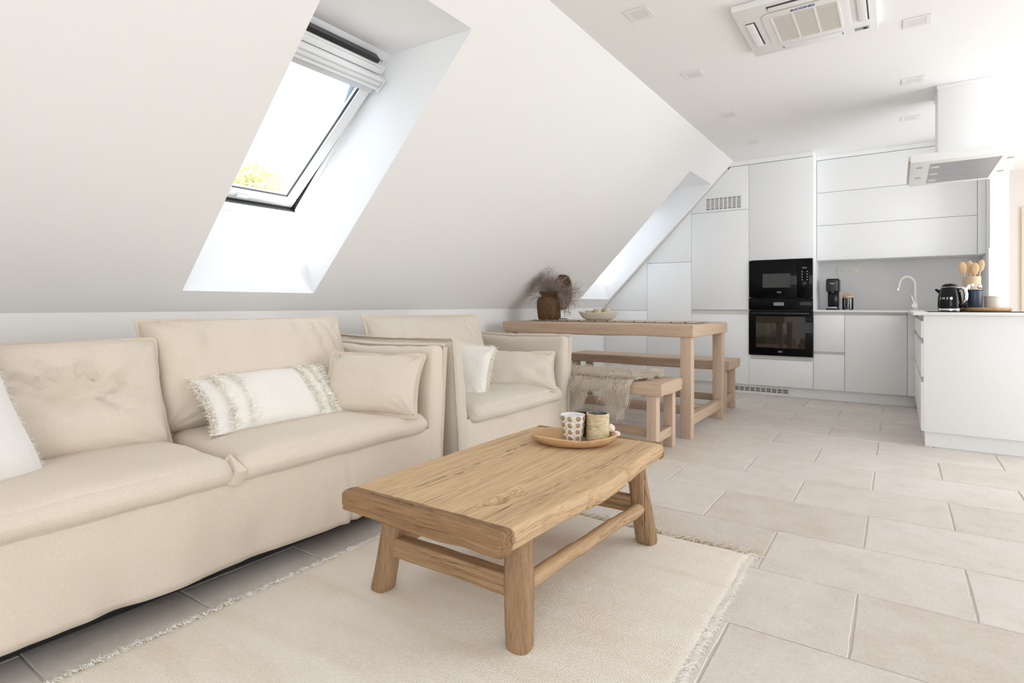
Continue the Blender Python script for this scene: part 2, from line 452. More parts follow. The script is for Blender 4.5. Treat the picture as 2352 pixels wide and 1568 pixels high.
def m_rug():
    m, nt, b = nmat('ivory_handwoven_wool'); mp = coords(nt)
    wv = nt.nodes.new('ShaderNodeTexWave'); wv.wave_type = 'BANDS'; wv.bands_direction = 'Y'
    wv.inputs['Scale'].default_value = 62; wv.inputs['Distortion'].default_value = 3.5; wv.inputs['Detail'].default_value = 2; wv.inputs['Detail Scale'].default_value = 3.
    nlink(nt, mp.outputs[0], wv.inputs['Vector'])
    mps = coords(nt, (1, .16, 1)); mps2 = coords(nt, (.12, 1, 1))
    wx = nt.nodes.new('ShaderNodeTexWave'); wx.wave_type = 'BANDS'; wx.bands_direction = 'X'; wx.inputs['Scale'].default_value = 48; wx.inputs['Distortion'].default_value = 3.; wx.inputs['Detail'].default_value = 2
    nlink(nt, mp.outputs[0], wx.inputs['Vector'])
    n1 = noise_node(nt, mps2, 9, 4, .6); n2 = noise_node(nt, mp, 170, 3, .6); n3 = noise_node(nt, mp, 2.2, 3)
    c = ramp(nt, n1.outputs['Fac'], [(.3, (.76, .655, .53)), (.48, (.87, .81, .73)), (.70, (.92, .885, .84))]).outputs['Color']
    c = mixc(nt, .35, c, ramp(nt, n2.outputs['Fac'], [(.35, (.74, .63, .49)), (.6, (.90, .86, .79))]).outputs['Color'])
    c = mixc(nt, .25, c, ramp(nt, wv.outputs['Fac'], [(.0, (.80, .72, .61)), (.5, (.89, .85, .78))]).outputs['Color'])
    nlink(nt, c, b.inputs['Base Color']); b.inputs['Roughness'].default_value = .95; b.inputs['Specular IOR Level'].default_value = .1
    hm = nt.nodes.new('ShaderNodeMath'); hm.operation = 'MULTIPLY'; nlink(nt, wv.outputs['Fac'], hm.inputs[0]); nlink(nt, wx.outputs['Fac'], hm.inputs[1])
    bump_to(nt, b, [(hm.outputs[0], .4, .003), (n2.outputs['Fac'], .5, .003)])
    return m
M_RUG = m_rug()
M_RUGFUZZ = plain('ivory_wool_fuzz', (.96, .935, .89), .9)
def m_birch():
    m, nt, b = nmat('birch_bark'); mp = coords(nt, (1, 1, 3.2), randomise=True)
    n1 = noise_node(nt, mp, 42, 5, .7); n2 = noise_node(nt, coords(nt), 14, 4)
    c = ramp(nt, n1.outputs['Fac'], [(.36, (.16, .10, .045)), (.44, (.60, .48, .27)), (.62, (.76, .66, .46))]).outputs['Color']
    c = mixc(nt, .35, c, ramp(nt, n2.outputs['Fac'], [(.35, (.50, .38, .19)), (.65, (.80, .73, .56))]).outputs['Color'])
    nlink(nt, c, b.inputs['Base Color']); b.inputs['Roughness'].default_value = .7; bump_to(nt, b, [(n1.outputs['Fac'], .4, .002)])
    return m
M_BIRCH = m_birch()
def m_glass(name, tint=(1, 1, 1), refl=.06):
    m = bpy.data.materials.new(name); m.use_nodes = True; nt = m.node_tree; nt.nodes.clear()
    out = nt.nodes.new('ShaderNodeOutputMaterial'); mix = nt.nodes.new('ShaderNodeMixShader'); tr = nt.nodes.new('ShaderNodeBsdfTransparent'); gl = nt.nodes.new('ShaderNodeBsdfGlossy')
    tr.inputs[0].default_value = (*tint, 1); gl.inputs['Roughness'].default_value = .03
    fr = nt.nodes.new('ShaderNodeFresnel'); fr.inputs[0].default_value = 1.45
    mu = nt.nodes.new('ShaderNodeMath'); mu.operation = 'MULTIPLY'; mu.inputs[1].default_value = refl / .04
    mu.use_clamp = True
    nlink(nt, fr.outputs[0], mu.inputs[0]); nlink(nt, mu.outputs[0], mix.inputs[0]); nlink(nt, tr.outputs[0], mix.inputs[1]); nlink(nt, gl.outputs[0], mix.inputs[2]); nlink(nt, mix.outputs[0], out.inputs[0])
    return m
M_PANE = m_glass('clear_pane', (.985, .99, .995), .004)
M_JARGLASS = m_glass('jar_glass', (.93, .94, .94), .06)
M_MESH = plain('grease_filter_mesh', (.50, .50, .51), .35, metal=.85, bump=.5, bscale=220)

# ================================================================== THE ROOM
XL, XC, XR = -2.944, -1.4414, 3.4          # knee wall, slope/ceiling crease, right wall
YF, YK, YW, YH = -2.6, 6.293, 6.9, 8.5     # wall behind the camera, kitchen fronts, kitchen wall, hall wall
ZC, ZK = 2.455, 0.898                      # ceiling, knee wall top
SL = 1.036; SB = 3.948
def slope_z(x): return SL * x + SB

# floor slab and its single limestone tiles (half bond, 0.606 x 0.4085 m)
bm = B(); box(bm, -3.0, XR, YF, YH, -.12, -.0035)
floor = struct(obj('floor', bm, M_GROUT, smooth=None))
floor['label'] = 'pale limestone tiled floor laid in half bond'
_tiles = {}
def tile_mesh(wd, ht, var):
    key = (round(wd, 3), round(ht, 3), var)
    if key in _tiles: return _tiles[key]
    rnd = random.Random(hash(key) & 0xffff)
    pts = []
    def side(a, b, nrm):
        n = max(1, int((Vector(b) - Vector(a)).length / .05))
        for i in range(n):
            p = Vector(a).lerp(Vector(b), i / n)
            if i: p += Vector(nrm) * rnd.uniform(0, .0028)
            pts.append(p)
    a, b = wd / 2, ht / 2
    side((-a, -b), (a, -b), (0, 1)); side((a, -b), (a, b), (-1, 0)); side((a, b), (-a, b), (0, -1)); side((-a, b), (-a, -b), (1, 0))
    vs = [(p.x, p.y, -.009) for p in pts] + [(p.x, p.y, -.0022) for p in pts] + [(p.x * (1 - .005 / wd), p.y * (1 - .005 / ht), 0) for p in pts]
    n = len(pts); fs = [tuple(range(2 * n, 3 * n))]
    for k in (0, 1):
        fs += [(k * n + i, k * n + (i + 1) % n, (k + 1) * n + (i + 1) % n, (k + 1) * n + i) for i in range(n)]
    me = bpy.data.meshes.new('tile'); me.from_pydata(vs, [], fs); me.update(); me.materials.append(M_TILE)
    _tiles[key] = me; return me
GAP = .0032
for j in range(-7, 17):
    y0, y1 = 1.7335 + .4085 * j, 1.7335 + .4085 * (j + 1)
    phase = -.107 if j % 2 == 0 else -.410
    if y1 > YH: y1 = YH
    for k in range(-6, 5):
        x0, x1 = phase + .606 * k, phase + .606 * (k + 1)
        x0 = max(x0, XL)
        if x1 - x0 < .05 or y1 - y0 < .05: continue
        if y0 > YW and x0 < .2: continue
        t = bpy.data.objects.new('tile', tile_mesh(x1 - x0 - GAP, y1 - y0 - GAP * .8, (k + 3 * j) % 4))
        link(t, floor); t.location = ((x0 + x1) / 2, (y0 + y1) / 2, random.uniform(-.0008, .0006))

# knee wall, outer walls
bm = B(); box(bm, XL - .1, XL, YF, YW, 0, ZK + .0)
tag(struct(obj('wall_left', bm, M_WALL, smooth=None)), 'low white knee wall behind the sofa')
bm = B(); box(bm, XL - .1, .65, YW, YW + .1, 0, ZC)
tag(struct(obj('wall_kitchen', bm, M_SPLASH, smooth=None)), 'pale wall behind the kitchen units')
bm = B(); box(bm, .78, XR, YH, YH + .1, 0, ZC)
tag(struct(obj('wall_hall', bm, M_CREAM, smooth=None)), 'cream wall at the far end of the passage')
bm = B(); box(bm, .652, .775, 6.28, YH, 0, ZC)
part_wall = tag(struct(obj('wall_partition', bm, M_WALL, smooth=None)), 'white partition end beside the wall cabinets')
bm = B(); box(bm, .640, .768, 6.255, 6.32, .0, 1.42, .003)
tag(struct(obj('trim_1', bm, M_WALL, part_wall)), 'white half-height casing on the partition end')
def wall_with_openings(name, plane, lo, hi, openings, axis, thick, mat):
    """vertical wall; openings (a0, a1, z0, z1) along the wall"""
    bm = B(); cuts = sorted({lo, hi, *[o[0] for o in openings], *[o[1] for o in openings]})
    for a0, a1 in zip(cuts[:-1], cuts[1:]):
        zs = [(0, ZC)]
        for o in openings:
            if o[0] <= a0 + 1e-6 and o[1] >= a1 - 1e-6: zs = [(0, o[2]), (o[3], ZC)]
        for z0, z1 in zs:
            if z1 - z0 < .01: continue
            if axis == 'x': box(bm, plane, plane + thick, a0, a1, z0, z1)
            else: box(bm, a0, a1, plane - thick, plane, z0, z1)
    return struct(obj(name, bm, mat, smooth=None))
tag(wall_with_openings('wall_right', XR, YF, YH, [(3.2, 6.3, .05, 2.2)], 'x', .2, M_WALL), 'white wall with wide glazed doors')
tag(wall_with_openings('wall_front', YF, XL - .1, XR, [(.05, 2.75, .3, 2.2)], 'y', .2, M_WALL), 'white wall with a wide window')
# flat ceiling and the sloped ceiling with its two skylight wells
bm = B(); box(bm, XC, XR, YF, YH, ZC, ZC + .1)
tag(struct(obj('ceiling', bm, M_CEIL, smooth=None)), 'flat white plaster ceiling')
W1, W2 = (1.36, 2.10), (5.495, 6.235)
XB, XT = -2.845, -1.657
Pb, Pt = (-3.030, 1.462), (-2.205, 2.245)       # where the wells meet the window frames
bm = B()
def quad(*p): bm.faces.new([bm.verts.new(q) for q in p])
ys = [YF, *W1, *W2, YW]; xs = [XL, XB, XT, XC]
for i in range(3):
    for j in range(5):
        if i == 1 and j in (1, 3): continue
        a, b, c, d = xs[i], xs[i + 1], ys[j], ys[j + 1]
        quad((a, c, slope_z(a)), (b, c, slope_z(b)), (b, d, slope_z(b)), (a, d, slope_z(a)))
bmesh.ops.remove_doubles(bm, verts=bm.verts, dist=1e-5)
slope = tag(struct(obj('ceiling', bm, M_WALL, smooth=None)), 'sloping white plaster ceiling under the roof')
for w0, w1 in (W1, W2):
    bm = B(); ob, ot = (XB, slope_z(XB)), (XT, slope_z(XT))
    loop = [ob, ot, Pt, Pb]
    quad((ob[0], w0, ob[1]), (ob[0], w1, ob[1]), (Pb[0], w1, Pb[1]), (Pb[0], w0, Pb[1]))
    quad((ot[0], w0, ot[1]), (ot[0], w1, ot[1]), (Pt[0], w1, Pt[1]), (Pt[0], w0, Pt[1]))
    for yy in (w0, w1): quad(*[(p[0], yy, p[1]) for p in loop])
    bmesh.ops.remove_doubles(bm, verts=bm.verts, dist=1e-5)
    obj('reveal', bm, M_REVEAL, slope, smooth=None)

# ------------------------------------------------------------------ skylight (pivot roof window, tipped slightly open)
def make_skylight(y0, y1):
    pc = Vector(((Pb[0] + Pt[0]) / 2, (y0 + y1) / 2, (Pb[1] + Pt[1]) / 2))
    win = bpy.data.objects.new('window_1', None); link(win); win.location = pc
    struct(win); win['label'] = 'white pivot roof window above the sofa, tipped slightly open'
    wy = (y1 - y0) / 2
    def mk(ang):
        es = Vector((math.cos(ang), 0, math.sin(ang))); ey = Vector((0, 1, 0)); en = Vector((-math.sin(ang), 0, math.cos(ang)))
        M = Matrix((es, ey, en)).transposed().to_4x4(); M.translation = pc; return M
    MF, MS = mk(R(44.0)), mk(R(38.6))
    def part(name, boxes, M, mat, parent, bev=.004):
        b_ = B()
        for bx_ in boxes: box(b_, *bx_, bev)
        bmesh.ops.transform(b_, matrix=M, verts=b_.verts)
        return obj(name, b_, mat, parent)
    S = .575
    part('frame', [(-S, -S + .05, -wy - .01, wy + .01, -.01, .10), (S - .05, S, -wy - .01, wy + .01, -.01, .10), (-S + .05, S - .05, -wy - .01, -wy + .022, -.01, .10), (-S + .05, S - .05, wy - .022, wy + .01, -.01, .10)], MF, M_PVC, win)
    part('gasket', [(-S + .05, S - .05, wy - .026, wy - .022, .01, .06), (-S + .05, S - .05, -wy + .022, -wy + .026, .01, .06), (S - .054, S - .05, -wy + .02, wy - .02, .0, .06), (-S + .05, -S + .056, -wy + .02, wy - .02, .0, .07)], MF, M_DARK, win, 0)
    s = .520; q = wy - .030
    sash = part('sash', [(-s, -s + .07, -q, q, -.018, .03), (s - .07, s, -q, q, -.018, .03), (-s + .07, s - .07, -q, -q + .062, -.018, .03), (-s + .07, s - .07, q - .062, q, -.018, .03)], MS, M_PVC, win, .006)
    part('gasket', [(-s + .07, s - .07, q - .066, q - .062, -.008, .004), (-s + .07, s - .07, -q + .062, -q + .066, -.008, .004), (-s + .07, -s + .074, -q + .06, q - .06, -.008, .004)], MS, M_DARK, sash, 0)
    part('cover_strip', [(-s + .07, s - .07, q - .062, q - .052, .03, .10), (s - .11, s - .07, -q + .06, q - .06, .031, .09)], MS, plain('blue_grey_cover', (.30, .38, .48), .4), sash, .002)
    part('pane', [(-s + .068, s - .068, -q + .060, q - .060, .004, .012)], MS, M_PANE, win, 0)
    bl = part('blind_cassette', [(s - .120, s - .045, -q + .005, q - .005, -.060, -.016)], MS, M_PVC, win, .012)
    part('blind_rail', [(s - .155, s - .120, -q + .012, q - .012, -.040, -.018)], MS, M_GREYP, bl, .004)
    part('blind_rail', [(s - .100, s - .092, -q + .006, q - .006, -.064, -.059), (s - .070, s - .064, -q + .006, q - .006, -.064, -.059)], MS, M_GREYP, bl, .001)
    part('end_cap', [(s - .125, s - .045, q - .006, q + .004, -.063, -.014)], MS, M_PLAST, bl, .003)
    hb = part('vent_flap', [(s - .042, s - .008, -q + .03, q - .03, -.034, -.020)], MS, M_PVC, win, .006)
    part('head_gap_shade', [(s + .004, s + .026, -q, q - .06, -.016, .03)], MS, M_BLACKM, win, 0)  # black bar paints the shade of the gap above the sash
    part('hinge', [(S - .065, S - .052, wy - .075, wy - .03, -.006, .02)], MF, M_STEEL, win, .002)
    part('latch', [(-s + .02, -s + .045, -.02, .05, -.026, -.018)], MS, M_PVC, win, .003)
    return win
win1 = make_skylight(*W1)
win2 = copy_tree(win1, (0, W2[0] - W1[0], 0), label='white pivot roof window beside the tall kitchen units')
win2.name = 'window_2'
# simple frames of the windows that light the room from outside the frame
for n, (axis, pl, a0, a1, z0, z1) in enumerate([('x', XR + .05, 3.2, 6.3, .05, 2.2), ('y', YF - .05, .05, 2.75, .3, 2.2)]):
    wn = bpy.data.objects.new('window_%d' % (n + 3), None); link(wn); struct(wn)
    m_ = (a0 + a1) / 2
    bm = B()
    for (p0, p1, q0, q1) in [(a0, a1, z0, z0 + .06), (a0, a1, z1 - .06, z1), (a0, a0 + .06, z0, z1), (a1 - .06, a1, z0, z1), (m_ - .05, m_ + .05, z0, z1)]:
        if axis == 'x': box(bm, pl, pl + .06, p0, p1, q0, q1)
        else: box(bm, p0, p1, pl - .06, pl, q0, q1)
    obj('frame', bm, M_PVC, wn, smooth=None)
# passage door: light wooden frame and leaf on the hall wall
door = bpy.data.objects.new('door_1', None); link(door); struct(door); door.location = (1.6, YH, 0); door['label'] = 'light wooden door and frame at the end of the passage'
bm = B(); box(bm, 1.150, 1.235, YH - .04, YH, 0, 1.9445, .003); box(bm, 1.965, 2.05, YH - .04, YH, 0, 1.9445, .003); box(bm, 1.150, 2.05, YH - .04, YH, 1.945, 2.03, .003)
obj('door_frame', bm, M_DOORWOOD, door)
bm = B(); box(bm, 1.235, 1.965, YH - .03, YH - .002, .005, 1.945)
leaf = obj('door_leaf', bm, M_DOORWOOD, door)
bm = B(); tube(bm, [(1.30, YH - .03, 1.0), (1.30, YH - .07, 1.0), (1.42, YH - .07, 1.0)], .009, 8); obj('door_handle', bm, M_STEEL, leaf)

# outside the skylights: a house and tree, overexposed haze put into their pale colours
th = thing('neighbour_house', 'pale sunlit house seen low through the skylight', 'house', (-17, 10.5, -6))
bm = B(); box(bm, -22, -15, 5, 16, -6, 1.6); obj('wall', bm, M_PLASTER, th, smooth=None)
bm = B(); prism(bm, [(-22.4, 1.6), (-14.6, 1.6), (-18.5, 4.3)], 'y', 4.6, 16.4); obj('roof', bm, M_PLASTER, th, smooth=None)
tr = thing('tree', 'yellow-green tree top seen through the skylight', 'tree', (-13.2, 8.0, -6))
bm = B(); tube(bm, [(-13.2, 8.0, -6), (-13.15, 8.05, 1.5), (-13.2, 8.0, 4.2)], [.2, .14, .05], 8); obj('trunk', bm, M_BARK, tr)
vs, fs = [], []
for _ in range(2600):
    d = Vector((random.gauss(0, 1), random.gauss(0, 1), random.gauss(0, 1))).normalized() * (random.random() ** .4)
    c = Vector((-13.2, 8.0, 3.85)) + Vector((d.x * .8, d.y * .75, d.z * .62)) + noise.noise_vector(d * 3) * .15
    a = noise.random_unit_vector() * .045; b = noise.random_unit_vector() * .045; i = len(vs)
    vs += [c - a, c + b, c + a, c - b]; fs.append((i, i + 1, i + 2, i + 3))
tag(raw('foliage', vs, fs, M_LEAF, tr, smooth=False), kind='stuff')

# ================================================================== KITCHEN
def clip(poly, drop=.028):
    """keep the part of an x/z polygon below the sloped ceiling"""
    out = []; f = lambda p: slope_z(p[0]) - drop - p[1]
    for i, p in enumerate(poly):
        q = poly[(i + 1) % len(poly)]; a, b = f(p), f(q)
        if a >= 0: out.append(p)
        if a * b < 0:
            t = a / (a - b); out.append((p[0] + (q[0] - p[0]) * t, p[1] + (q[1] - p[1]) * t))
    return out
G = .0016
def front(parent, x0, x1, z0, z1, y=YK, name='door', mat=None):
    p = clip([(x0 + G, z0 + G), (x1 - G, z0 + G), (x1 - G, z1 - G), (x0 + G, z1 - G)])
    bm = B(); prism(bm, p, 'y', y, y + .019, .0012)
    return obj(name, bm, mat or M_LAC, parent)
def carcass(parent, x0, x1, z0, z1, y0=YK + .021, y1=YW - .005, name='carcass'):
    p = clip([(x0, z0), (x1, z0), (x1, z1), (x0, z1)])
    bm = B(); prism(bm, p, 'y', y0, y1); return obj(name, bm, M_LAC_IN, parent, smooth=None)
def grip(parent, x0, x1, z0, z1, y=YK):
    bm = B(); box(bm, x0, x1, y + .017, y + .0205, z0, z1)
    return obj('grip_channel', bm, M_GRIP, parent, smooth=None)
U = [-2.915, -2.395, -1.885, -1.286, -.687]
GRP = 'white handleless kitchen units'
t = thing('corner_cabinet', 'lowest white cabinet under the slope, next to the knee wall', 'cabinet', (-2.65, 6.6, 0), GRP)
carcass(t, U[0], U[1] - .001, .104, 1.6); front(t, U[0], U[1], .104, .868); front(t, U[0], U[1], .868, 2.4)
bm = B(); box(bm, XL + .002, U[0] - .002, YK + .002, YK + .02, 0.0, .87); obj('filler_strip', bm, M_LAC, t, smooth=None)
t = thing('sloped_cabinet', 'white cabinet with a small slope-cut door above one tall door', 'cabinet', (-2.14, 6.6, 0), GRP)
carcass(t, U[1], U[2] - .001, .104, 2.2); front(t, U[1], U[2], .104, 1.411); front(t, U[1], U[2], 1.411, 2.4)
t = thing('fridge_cabinet', 'tall white cabinet with a ventilation grille in its top door', 'cabinet', (-1.585, 6.6, 0), GRP)
carcass(t, U[2], U[3] - .001, .104, 2.4); front(t, U[2], U[3], .104, .834); front(t, U[2], U[3], .881, 1.937)
grip(t, U[2] + .002, U[3] - .002, .834, .881)
d = front(t, U[2], U[3], 1.937, 2.40)
def vent_grille(parent, x0, x1, z0, z1, cols, rows, y, name='vent_grille', wall=.010, hbar=.0045):
    bm = B(); box(bm, x0 - .012, x1 + .012, y - .001, y + .0005, z0 - .012, z1 + .012); back = obj('slot_shade_sheet', bm, M_SLOT, parent, smooth=None)  # dark sheet behind the bars gives the slots their shade by colour
    bm = B(); y0, y1 = y - .004, y - .0012
    box(bm, x0 - .016, x1 + .016, y0, y1, z1, z1 + .016); box(bm, x0 - .016, x1 + .016, y0, y1, z0 - .016, z0)
    box(bm, x0 - .016, x0, y0, y1, z0, z1); box(bm, x1, x1 + .016, y0, y1, z0, z1)
    cw = (x1 - x0) / cols
    for i in range(1, cols): box(bm, x0 + i * cw - wall / 2, x0 + i * cw + wall / 2, y0, y1, z0, z1)
    rh = (z1 - z0) / rows
    for j in range(1, rows): box(bm, x0, x1, y0 + .0003, y1, z0 + j * rh - hbar / 2, z0 + j * rh + hbar / 2)
    return obj(name, bm, M_PLAST, parent, smooth=None)
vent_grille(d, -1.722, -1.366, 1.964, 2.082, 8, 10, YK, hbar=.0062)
t = thing('oven_housing', 'tall white housing around the black oven and microwave', 'cabinet', (-.987, 6.6, 0), GRP)
bm = B(); box(bm, U[3], U[3] + .018, YK + .004, YW - .005, .104, 2.40); obj('side_panel', bm, M_LAC, t, smooth=None)
bm = B(); box(bm, U[4] - .018, U[4], YK + .0195, YW - .005, .104, ZC - .001); obj('side_panel', bm, M_LAC, t, smooth=None)
bm = B(); box(bm, U[3] + .018, U[4] - .018, YW - .03, YW - .005, .104, 2.40); obj('back_panel', bm, M_LAC_IN, t, smooth=None)
front(t, U[3], U[4], 1.395, 2.40); front(t, U[3], U[4], .104, .375, name='drawer'); grip(t, U[3] + .018, U[4] - .018, .375, .414)
bm = B(); box(bm, U[3] + .018, U[4] - .018, YK + .03, YW - .03, .395, .412); obj('shelf', bm, M_LAC_IN, t, smooth=None)

# microwave and oven
t = thing('microwave', 'built-in black microwave above the oven', 'microwave', (-.987, YK, 1.004))
bm = B(); box(bm, -1.262, -.711, YK + .012, YK + .40, 1.012, 1.385); obj('body', bm, M_BLACKM, t, smooth=None)
bm = B(); box(bm, -1.281, -.829, YK - .012, YK + .010, 1.008, 1.390, .002); d = obj('door', bm, M_BLACK, t)
bm = B(); box(bm, -1.150, -.890, YK - .0128, YK - .0118, 1.110, 1.252); obj('viewing_window', bm, plain('dim_microwave_window', (.045, .045, .047), .15), d, smooth=None)
bm = B(); box(bm, -.827, -.691, YK - .012, YK + .010, 1.008, 1.390, .002); d = obj('control_panel', bm, M_BLACK, t)
bm = B(); box(bm, -.785, -.742, YK - .0128, YK - .0118, 1.296, 1.310); obj('clock_display', bm, plain('dim_violet_display', (.12, .10, .20), .3), d, smooth=None)
for r_ in range(4):
    for c_ in range(2):
        bm = B(); box(bm, -.790 + c_ * .045, -.780 + c_ * .045, YK - .0128, YK - .0118, 1.18 + r_ * .027, 1.188 + r_ * .027); obj('button', bm, M_GREYPRINT, d, smooth=None)
bm = B(); n0 = 0
lathe(bm, [(0, 0), (.021, 0), (.021, .006), (0, .006)], seg=24); bmesh.ops.transform(bm, matrix=Matrix.Translation((-.762, YK - .012, 1.148)) @ Matrix.Rotation(PI / 2, 4, 'X'), verts=bm.verts); obj('dial', bm, M_BLACKM, d)
MT = lambda x, y, z: Matrix.Translation((x, y, z)) @ Matrix.Rotation(PI / 2, 4, 'X')
text_part('brand_lettering', 'AEG', .022, MT(-.995, YK - .0126, 1.062), M_GREYPRINT, t)
t = thing('oven', 'built-in black glass oven below the microwave', 'oven', (-.987, YK, .414))
bm = B(); box(bm, -1.262, -.711, YK + .012, YK + .50, .420, .996); obj('body', bm, M_BLACKM, t, smooth=None)
bm = B(); box(bm, -1.283, -.689, YK - .012, YK + .010, .882, 1.002, .002); d = obj('control_panel', bm, M_BLACK, t)
bm = B(); box(bm, -1.045, -.950, YK - .0128, YK - .0118, .926, .960); obj('display', bm, M_LCD, d, smooth=None)
bm = B(); box(bm, -1.283, -.689, YK - .012, YK + .010, .416, .876, .002); d = obj('door', bm, M_BLACK, t)
bm = B(); box(bm, -1.215, -.757, YK - .0126, YK - .0119, .495, .815); obj('viewing_window', bm, plain('oven_window_glass', (.022, .018, .014), .04, spec=.9), d, smooth=None)
bm = B(); box(bm, -1.255, -.717, YK - .046, YK - .030, .838, .856, .005); box(bm, -1.24, -1.225, YK - .032, YK - .011, .84, .854); box(bm, -.747, -.732, YK - .032, YK - .011, .84, .854); obj('handle', bm, M_BLACKM, d)
text_part('brand_lettering', 'AEG', .022, MT(-.985, YK - .0126, .458), M_GREYPRINT, t)

# base units right of the oven
t = thing('drawer_cabinet', 'narrow white base unit with two drawers beside the oven', 'cabinet', (-.553, 6.6, 0), GRP)
carcass(t, U[4] + .001, -.421, .104, .862); front(t, U[4], -.42, .104, .452, name='drawer'); front(t, U[4], -.42, .475, .836, name='drawer')
grip(t, U[4] + .004, -.424, .836, .863); grip(t, U[4] + .004, -.424, .452, .475)
t = thing('sink_cabinet', 'wide white base unit with a single door under the tap', 'cabinet', (-.17, 6.6, 0), GRP)
carcass(t, -.420, .118, .104, .862); front(t, -.42, .074, .104, .836); grip(t, -.418, .072, .836, .863)
bm = B(); box(bm, .0755, .1495, YK + .002, YK + .02, .104, .863); obj('filler_strip', bm, M_LAC, t, smooth=None)
# wall cabinet with three flap doors
YU = 6.55
t = thing('wall_cabinet', 'wide white wall cabinet with three stacked flap doors', 'cabinet', (-.03, 6.72, 1.39), GRP)
bm = B(); box(bm, -.684, .610, YU + .021, YW - .002, 1.396, 2.41); obj('carcass', bm, M_LAC_IN, t, smooth=None)
bm = B(); box(bm, -.686, .640, YU + .006, YW - .003, 1.388, 1.3955); obj('bottom_panel', bm, M_LAC, t, smooth=None)
for z0, z1 in ((1.393, 1.740), (1.740, 2.075), (2.075, 2.407)): front(t, -.6855, .592, z0, z1, y=YU, name='flap_door')
bm = B(); box(bm, .594, .651, YU, YW - .003, 1.393, 2.41); obj('side_panel', bm, M_LAC, t, smooth=None)
# cornice boards, slope filler, plinth
bm = B(); prism(bm, clip([(-1.53, 2.404), (-.688, 2.404), (-.688, ZC - .001), (-1.53, ZC - .001)], .004), 'y', YK + .004, YK + .022)
tag(struct(obj('trim_2', bm, M_LAC, smooth=None)), 'white cornice board above the tall units')
bm = B(); box(bm, -.686, .650, YU + .004, YU + .022, 2.411, ZC - .001)
tag(struct(obj('trim_3', bm, M_LAC, smooth=None)), 'white cornice board above the wall cabinet')
bm = B(); prism(bm, [(-2.94, slope_z(-2.94) - .026), (-1.497, slope_z(-1.497) - .026), (-1.497, slope_z(-1.497) - .003), (-2.94, slope_z(-2.94) - .003)], 'y', YK + .008, YK + .03)
tag(struct(obj('trim_4', bm, plain('cream_filler', (.80, .77, .72), .6), smooth=None)), 'pale filler strip along the slope')
bm = B(); box(bm, -2.94, .14, 6.345, 6.365, .0, .102); pl = tag(struct(obj('trim_5', bm, M_LAC, smooth=None)), 'white plinth under the kitchen units')
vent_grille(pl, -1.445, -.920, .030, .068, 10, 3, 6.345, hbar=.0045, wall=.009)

# peninsula: cabinet, worktop, hob
t = thing('peninsula_cabinet', 'white kitchen peninsula with drawers and a plain end panel', 'cabinet', (.6, 5.4, 0), GRP)
bm = B(); box(bm, .150, 1.05, 4.615, 6.28, .104, .862); obj('carcass', bm, M_LAC_IN, t, smooth=None)
bm = B(); box(bm, .141, 1.06, 4.592, 4.614, .104, .863, .001); obj('end_panel', bm, M_LAC, t)
bm = B(); box(bm, .150, 1.05, 4.635, 6.27, 0, .102); obj('plinth', bm, M_LAC, t, smooth=None)
for z0, z1 in ((.106, .424), (.460, .677), (.7155, .826)):
    bm = B(); box(bm, .128, .148, 4.600, 5.55, z0, z1, .001); obj('drawer', bm, M_LAC, t)
    bm = B(); box(bm, .128, .148, 5.553, 6.292, z0, z1, .001); obj('drawer', bm, M_LAC, t)
bm = B(); box(bm, .1485, .1499, 4.60, 6.26, .424, .46); box(bm, .1485, .1499, 4.60, 6.26, .677, .7155); box(bm, .1485, .1499, 4.60, 6.26, .826, .863); obj('grip_channel', bm, M_GRIP, t, smooth=None)
bm = B(); box(bm, 1.051, 1.06, 4.62, 6.27, .104, .863); obj('back_panel', bm, M_LAC, t, smooth=None)
bm = B(); prism(bm, [(-.685, 6.272), (.085, 6.272), (.085, 4.575), (1.08, 4.575), (1.08, 6.25), (.636, 6.25), (.636, YW - .004), (-.685, YW - .004)], 'z', .864, .884, .0015)
wt = obj('worktop', bm, M_TOP, base=None); tag(wt, 'white L-shaped worktop over the base units and peninsula', 'worktop')
bm = B(); box(bm, .170, .75, 4.74, 5.52, .8842, .8885, .0015); tag(obj('hob', bm, M_BLACK), 'flat black glass hob set in the peninsula worktop', 'hob')

# island hood with its duct
t = thing('cooker_hood', 'white island hood hanging over the hob from a square duct', 'hood', (.37, 5.08, 1.875))
bm = B(); box(bm, .072, .655, 4.625, 5.535, 1.878, 1.93, .003); body = obj('canopy', bm, plain('white_hood_enamel', (.92, .92, .92), .35), t)
bm = B(); box(bm, .060, .073, 4.64, 5.52, 1.895, 1.925, .002); obj('edge_strip', bm, M_PLAST2, body)
bm = B(); box(bm, .231, .518, 4.912, 5.262, 1.93, ZC - .002, .002); dct = obj('duct', bm, M_LAC, t)
bm = B(); box(bm, .226, .523, 4.907, 5.267, 2.428, ZC - .001, .001); obj('collar', bm, M_LAC, dct)
fx0, fx1 = .185, .545
for i in range(3):
    a, b = 4.72 + i * .245, 4.72 + (i + 1) * .245 - .006
    bm = B(); box(bm, fx0, fx1, a, b, 1.8755, 1.8785); fl = obj('grease_filter', bm, M_MESH, body, smooth=None)
    bm = B(); box(bm, fx0 + .004, fx0 + .05, a + .095, a + .135, 1.8740, 1.8756, .0005); k = obj('filter_latch', bm, M_PLAST, body)
bm = B(); box(bm, fx1 + .001, fx1 + .006, 4.715, 5.455, 1.8745, 1.8785); obj('filter_frame', bm, M_COPPER, body, smooth=None)
for x_, y_ in ((.125, 4.82), (.125, 5.20), (.60, 4.80), (.60, 5.24)):
    bm = B(); box(bm, x_ - .017, x_ + .017, y_ - .024, y_ + .024, 1.8765, 1.8785, .001); lp = obj('lamp', bm, M_STEEL, body)

